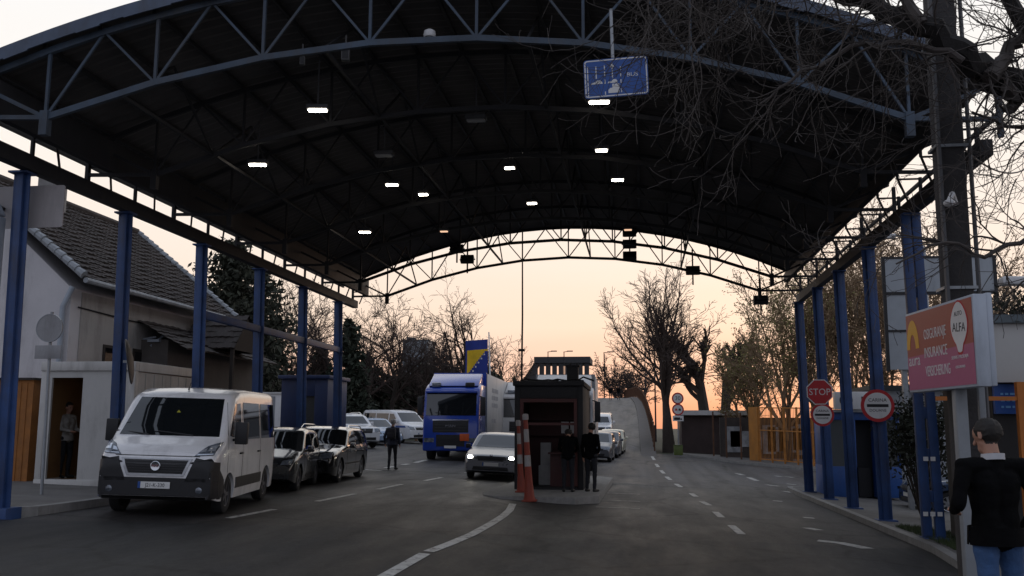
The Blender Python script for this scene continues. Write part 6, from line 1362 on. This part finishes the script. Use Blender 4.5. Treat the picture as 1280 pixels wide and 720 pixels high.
# ------------------------------------------------------------------ people
from mathutils import noise
M_SKIN = mat('skin', (.36, .19, .13), .6, 0, .08, 6); M_HAIRD = mat('hair_dark', (.014, .011, .009), .7, 0, .3, 20); M_HAIRG = mat('hair_grey', (.26, .25, .24), .7, 0, .3, 20)
M_JACK = mat('jacket_black', (.004, .004, .0045), .9, 0, .25, 6, .3, 30, spec=.08); M_JEAN = mat('blue_jeans', (.035, .085, .20), .85, 0, .35, 5, .3, 60); M_TROU = mat('dark_trousers', (.012, .013, .018), .85, 0, .2, 6); M_SHOE = mat('black_shoes', (.01, .01, .01), .5)
M_NAVY = mat('jacket_navy', (.022, .028, .05), .8, 0, .25, 6); M_PALE = mat('jacket_pale_grey', (.30, .29, .27), .8, 0, .15, 6); M_PACK = mat('backpack_dark', (.03, .028, .035), .8, 0, .25, 6)
def person(label, loc, rz, mats, J=None, scale=1.0, voxel=.012, group=None, hair=M_HAIRD, fingers=False, hood=False):
    """one continuous body grown from tapered limbs (voxel remesh); figure faces -Y. mats: top, trousers"""
    j = dict(pel=(0, 0, .96), waist=(0, 0, 1.10), chest=(0, .0, 1.32), neck=(0, .015, 1.49), head=(0, -.015, 1.645))
    for s, n in ((-1, 'r'), (1, 'l')):
        j.update({'sh'+n: (s*.185, .01, 1.43), 'el'+n: (s*.24, .03, 1.14), 'wr'+n: (s*.25, -.05, .90), 'hip'+n: (s*.095, 0, .93), 'kn'+n: (s*.105, -.02, .50), 'an'+n: (s*.11, .02, .09)})
    j.update(J or {}); j = {k: Vector(v) for k, v in j.items()}
    prim = []                                                  # (p, q, r0, r1, material)
    def limb(a, b_, r0, r1, m): prim.append((Vector(a), Vector(b_), r0, r1, m))
    top, tro, skin, hr, shoe = 0, 1, 2, 3, 4
    for dx in (-.075, .075):
        limb(j['pel']+Vector((dx, 0, 0)), j['waist']+Vector((dx*.85, 0, 0)), .105, .10, tro if False else top)
        limb(j['waist']+Vector((dx*.85, 0, 0)), j['chest']+Vector((dx*1.05, 0, 0)), .10, .118, top)
    limb(j['shr'], j['shl'], .068, .068, top); limb(j['chest'], j['neck'], .11, .062, top)
    up = (j['head']-j['neck']).normalized()
    limb(j['neck'], j['head']-up*.03, .056, .055, skin)
    fwd = Vector(J.get('look', (0, -1, 0)) if J else (0, -1, 0)).normalized() if True else None
    fwd = (fwd-up*fwd.dot(up)).normalized(); sd_ = fwd.cross(up)
    h = j['head']
    limb(h+up*.035-fwd*.018, h+up*.035+fwd*.012, .092, .090, skin); limb(h-up*.045+fwd*.03, h-up*.07+fwd*.045, .062, .048, skin)
    limb(h+fwd*.095+up*.015, h+fwd*.115-up*.02, .012, .017, skin)
    for s in (-1, 1): limb(h+sd_*s*.088+up*.02, h+sd_*s*.093-up*.02, .016, .012, skin)
    for n in 'rl':
        limb(j['sh'+n], j['el'+n], .064, .05, top); limb(j['el'+n], j['wr'+n], .05, .038, top)
        d = (j['wr'+n]-j['el'+n]).normalized(); w = j['wr'+n]
        limb(w, w+d*.035, .026, .026, skin); a = Vector((0, -1, 0)); a = (a-d*a.dot(d)).normalized(); b_ = d.cross(a)
        for k in range(4): limb(w+d*.03, w+d*.095+a*(k-1.5)*.021, .018, .013, skin)
        for k in range(4):
            o = w+d*.095+a*(k-1.5)*.021; Lf = (.062, .074, .078, .07)[k]; c = b_*(-1 if n == 'r' else 1)
            limb(o, o+d*Lf*.5+c*.006, .0105, .010, skin); limb(o+d*Lf*.5+c*.006, o+d*Lf*.88+c*.026, .010, .0085, skin)
        o = w+d*.03-a*.03; limb(o, o-a*.022+d*.035, .014, .012, skin); limb(o-a*.022+d*.035, o-a*.022+d*.07, .012, .009, skin)
        limb(j['hip'+n], j['kn'+n], .095, .062, tro); limb(j['kn'+n], j['an'+n], .060, .046, tro)
        f = Vector((j['an'+n].x-j['kn'+n].x*.0, 0, 0))*0+Vector((.18*(1 if n == 'l' else -1), -1, 0)).normalized()
        limb(j['an'+n]+Vector((0, .03, -.045)), j['an'+n]+f*.16+Vector((0, 0, -.055)), .045, .036, shoe)
    limb(j['hipr'], j['hipl'], .105, .105, tro)
    limb(j['pel']+Vector((-.06, 0, -.02)), j['pel']+Vector((.06, 0, -.02)), .118, .118, top)
    m = MB()
    for p, q, r0, r1, _ in prim:
        n = 6; d = q-p; pts, rr = [], []
        ax = d.normalized() if d.length > 1e-6 else Vector((0, 0, 1))
        for k in (-1, -.8, -.45): pts.append(p+ax*r0*k); rr.append(r0*math.sqrt(max(.02, 1-k*k)))
        pts += [p, q]; rr += [r0, r1]
        for k in (.45, .8, 1): pts.append(q+ax*r1*k); rr.append(r1*math.sqrt(max(.02, 1-k*k)))
        m.tube(pts, rr, 14)
    o = m.build('body', [mats[0], mats[1], M_SKIN, hair, M_SHOE])
    r = o.modifiers.new('r', 'REMESH'); r.mode = 'VOXEL'; r.voxel_size = voxel
    s_ = o.modifiers.new('s', 'SMOOTH'); s_.iterations = 4; s_.factor = .5
    me = bpy.data.meshes.new_from_object(o.evaluated_get(bpy.context.evaluated_depsgraph_get())); old = o.data; o.modifiers.clear(); o.data = me; bpy.data.meshes.remove(old); me.name = 'body'
    fr_ = 7.0
    nrm = [v.normal.copy() for v in me.vertices]
    for vi, v in enumerate(me.vertices):                       # folds in the cloth
        c = v.co; hh = (c-h).length
        if hh > .19 and c.z > .12:
            w = min(1, (hh-.19)/.08); q = c*fr_
            k = noise.noise(Vector((q.x, q.y, q.z*1.9)))*.010+noise.noise(q*2.6)*.004
            near_hand = min((c-j['wrr']).length, (c-j['wrl']).length)
            v.co = c+nrm[vi]*k*w*min(1, max(0, near_hand-.14)/.08+.0)
    me.materials.clear()
    for x in (mats[0], mats[1], M_SKIN, hair, M_SHOE): me.materials.append(x)
    idx = []
    for f in me.polygons:
        c = f.center; best, bi = 9, 0
        for p, q, r0, r1, mi in prim:
            d = q-p; L2 = d.length_squared; t = max(0, min(1, (c-p).dot(d)/L2)) if L2 > 1e-9 else 0
            dd = (c-(p+d*t)).length-(r0+(r1-r0)*t)
            if dd < best: best, bi = dd, mi
        if bi == 2:
            rel = c-h
            if rel.length < .2 and rel.dot(up) > -.06 and (rel.dot(up) > .085 or rel.dot(fwd) < -.005+.0*rel.dot(up)) and not (abs(rel.dot(sd_)) > .088 and abs(rel.dot(up)) < .05): bi = 3
        idx.append(bi)
    me.polygons.foreach_set('material_index', idx); me.polygons.foreach_set('use_smooth', [True]*len(idx))
    e = empty('person', loc, rz, label, 'person', group); e.scale = (scale,)*3; o.parent = e; o.name = 'body'
    # hair as its own cap
    hm = MB(); rng = random.Random(3)
    c0 = h+up*.04-fwd*.014
    for a in range(7):
        th0, th1 = math.pi*a/14*1.25, math.pi*(a+1)/14*1.25
    def cap(u_, v_):
        a = 2*math.pi*u_; t = RAD(118)*v_
        d = (up*math.cos(t)+(fwd*math.cos(a)+sd_*math.sin(a))*math.sin(t)); fr = d.dot(fwd)
        if fr > .25 and v_ > .55: d = d.lerp(up*.75+fwd*.66*(1 if fr > 0 else 0), min(1, (fr-.25)*1.6)).normalized()
        return c0+d*(.103+.004*math.sin(9*a)*v_-.004*v_+.009*noise.noise(d*9)+.005*noise.noise(d*27))
    hm.grid(cap, 44, 18); hm.build('hair', hair, e, smooth=True)
    for s in (-1, 1):
        ey = MB(); ey.ball(tuple(h+fwd*.083+sd_*s*.034+up*.022), .013, 8, 6); ey.build('eye', mat('eye_dark', (.03, .025, .02), .2), e, smooth=True)
    return e, j
def jacket_hem(e, z, rx_, ry_, m, h=.12):
    b = MB(); b.grid(lambda u_, v_: (rx_*(1+.04*v_+.02*math.sin(14*u_))*math.cos(2*math.pi*u_), ry_*(1+.05*v_+.03*math.sin(9*u_))*math.sin(2*math.pi*u_), z-h*v_), 28, 4)
    b.build('jacket_hem', m, e, smooth=True)
# man at the right edge, seen from behind (facing +Y)
pr = gpt(1241, 822); pr = Vector((at(1256, 822, 7.7).x, 7.7, at(1256, 822, 7.7).z)); pr.z = max(pr.z, gz(pr.x, 7.7)+.12)
e, j = person('man in a black jacket and blue jeans seen from behind at the right edge', (pr.x, 7.7, gz(pr.x, 7.7)+.12), RAD(180+12), (M_JACK, M_JEAN),
    dict(ell=(.32, .08, 1.16), wrl=(.20, -.20, 1.10), elr=(-.31, .06, 1.16), wrr=(-.30, -.14, .98), shr=(-.215, .01, 1.43), shl=(.215, .01, 1.43), knr=(-.13, -.03, .50), anr=(-.15, .0, .09), knl=(.10, .06, .50), anl=(.13, .20, .10), look=(.45, -1, -.1), head=(.0, -.03, 1.64)), 1.02, .0085)
jacket_hem(e, 1.0, .20, .15, M_JACK, .13)
b = MB()
b.grid(lambda u_, v_: (.082*math.cos(2*math.pi*u_), .02+.078*math.sin(2*math.pi*u_), 1.475+.045*v_+.01*math.sin(2*math.pi*u_)), 20, 3); b.build('shirt_collar', mat('collar_white', (.5, .5, .52), .8), e, smooth=True)
# thicken the jacket: padded back and sleeves
# woman walking away in the yard
pw = gpt(490, 587); e, j = person('person with grey hair and a dark backpack walking away across the road', pw, RAD(180), (M_NAVY, M_TROU), dict(knr=(-.09, -.08, .50), anr=(-.09, -.12, .09), knl=(.09, .04, .50), anl=(.09, .14, .10), ell=(.30, .02, 1.14), wrl=(.30, -.1, .92)), 1.0, .016, hair=M_HAIRG)
jacket_hem(e, 1.0, .19, .14, M_NAVY, .12)
b = MB(); b.box(-.15, .15, .12, .27, 1.08, 1.45); b.box(-.11, .11, .27, .31, 1.12, 1.3); tag(b.build('backpack', M_PACK, origin=None, bevel=.04), 'dark backpack on the walking person with grey hair', 'backpack')
bk = bpy.data.objects['backpack']; bk.location = pw; bk.rotation_euler = (0, 0, RAD(180))
# two officers at the booth
p1 = gpt(716, 617.5); p1.z = zi+.13 if p1.y > 23.9 else gz(p1.x, p1.y)
e, j = person('dark uniformed officer bending into the open booth hatch', (p1.x, 25.75, zi+.13), RAD(180), (M_JACK, M_TROU), dict(waist=(0, -.05, 1.10), chest=(0, -.16, 1.29), neck=(.02, -.29, 1.42), head=(.02, -.40, 1.52), shr=(-.19, -.24, 1.38), shl=(.19, -.24, 1.38), elr=(-.24, -.36, 1.13), wrr=(-.16, -.55, 1.05), ell=(.26, -.30, 1.13), wrl=(.18, -.5, 1.04)), 1.0, .014, 'officers beside the booth')
jacket_hem(e, 1.0, .185, .14, M_JACK, .12)
p2 = gpt(737, 617.5)
e, j = person('dark uniformed officer standing at the right corner of the booth', (at(739, 617, 26.0).x, 25.95, zi+.13), RAD(180-25), (M_JACK, M_TROU), dict(elr=(-.27, .05, 1.14), wrr=(-.16, -.12, 1.02), head=(.0, -.05, 1.64), look=(.6, -1, -.15)), 1.02, .014, 'officers beside the booth')
jacket_hem(e, 1.0, .185, .14, M_JACK, .12)
q0 = at(742, 590, 26.3)
# person inside the cabin, side on
pc = at(80, 590, 20.35); e, j = person('person in a pale jacket standing inside the open cabin doorway', (pc.x, 20.35, gb+.10), RAD(75), (M_PALE, M_TROU), dict(elr=(-.22, -.05, 1.15), wrr=(-.16, -.27, 1.10), ell=(.22, -.05, 1.15), wrl=(.16, -.27, 1.10)), .95, .014)
jacket_hem(e, 1.0, .18, .14, M_PALE, .12)
# two walkers far up on the ramp
for i, (px, lab) in enumerate(((763, 'left of two tiny figures walking on the ramp crest'), (773, 'right of two tiny figures walking on the ramp crest'))):
    q = at(px, 495, 124); person(lab, (min(q.x, rxr(124)-.3), 124, rz_(124)+.01), RAD(10), (M_JACK, M_TROU), None, 1.0, .025)
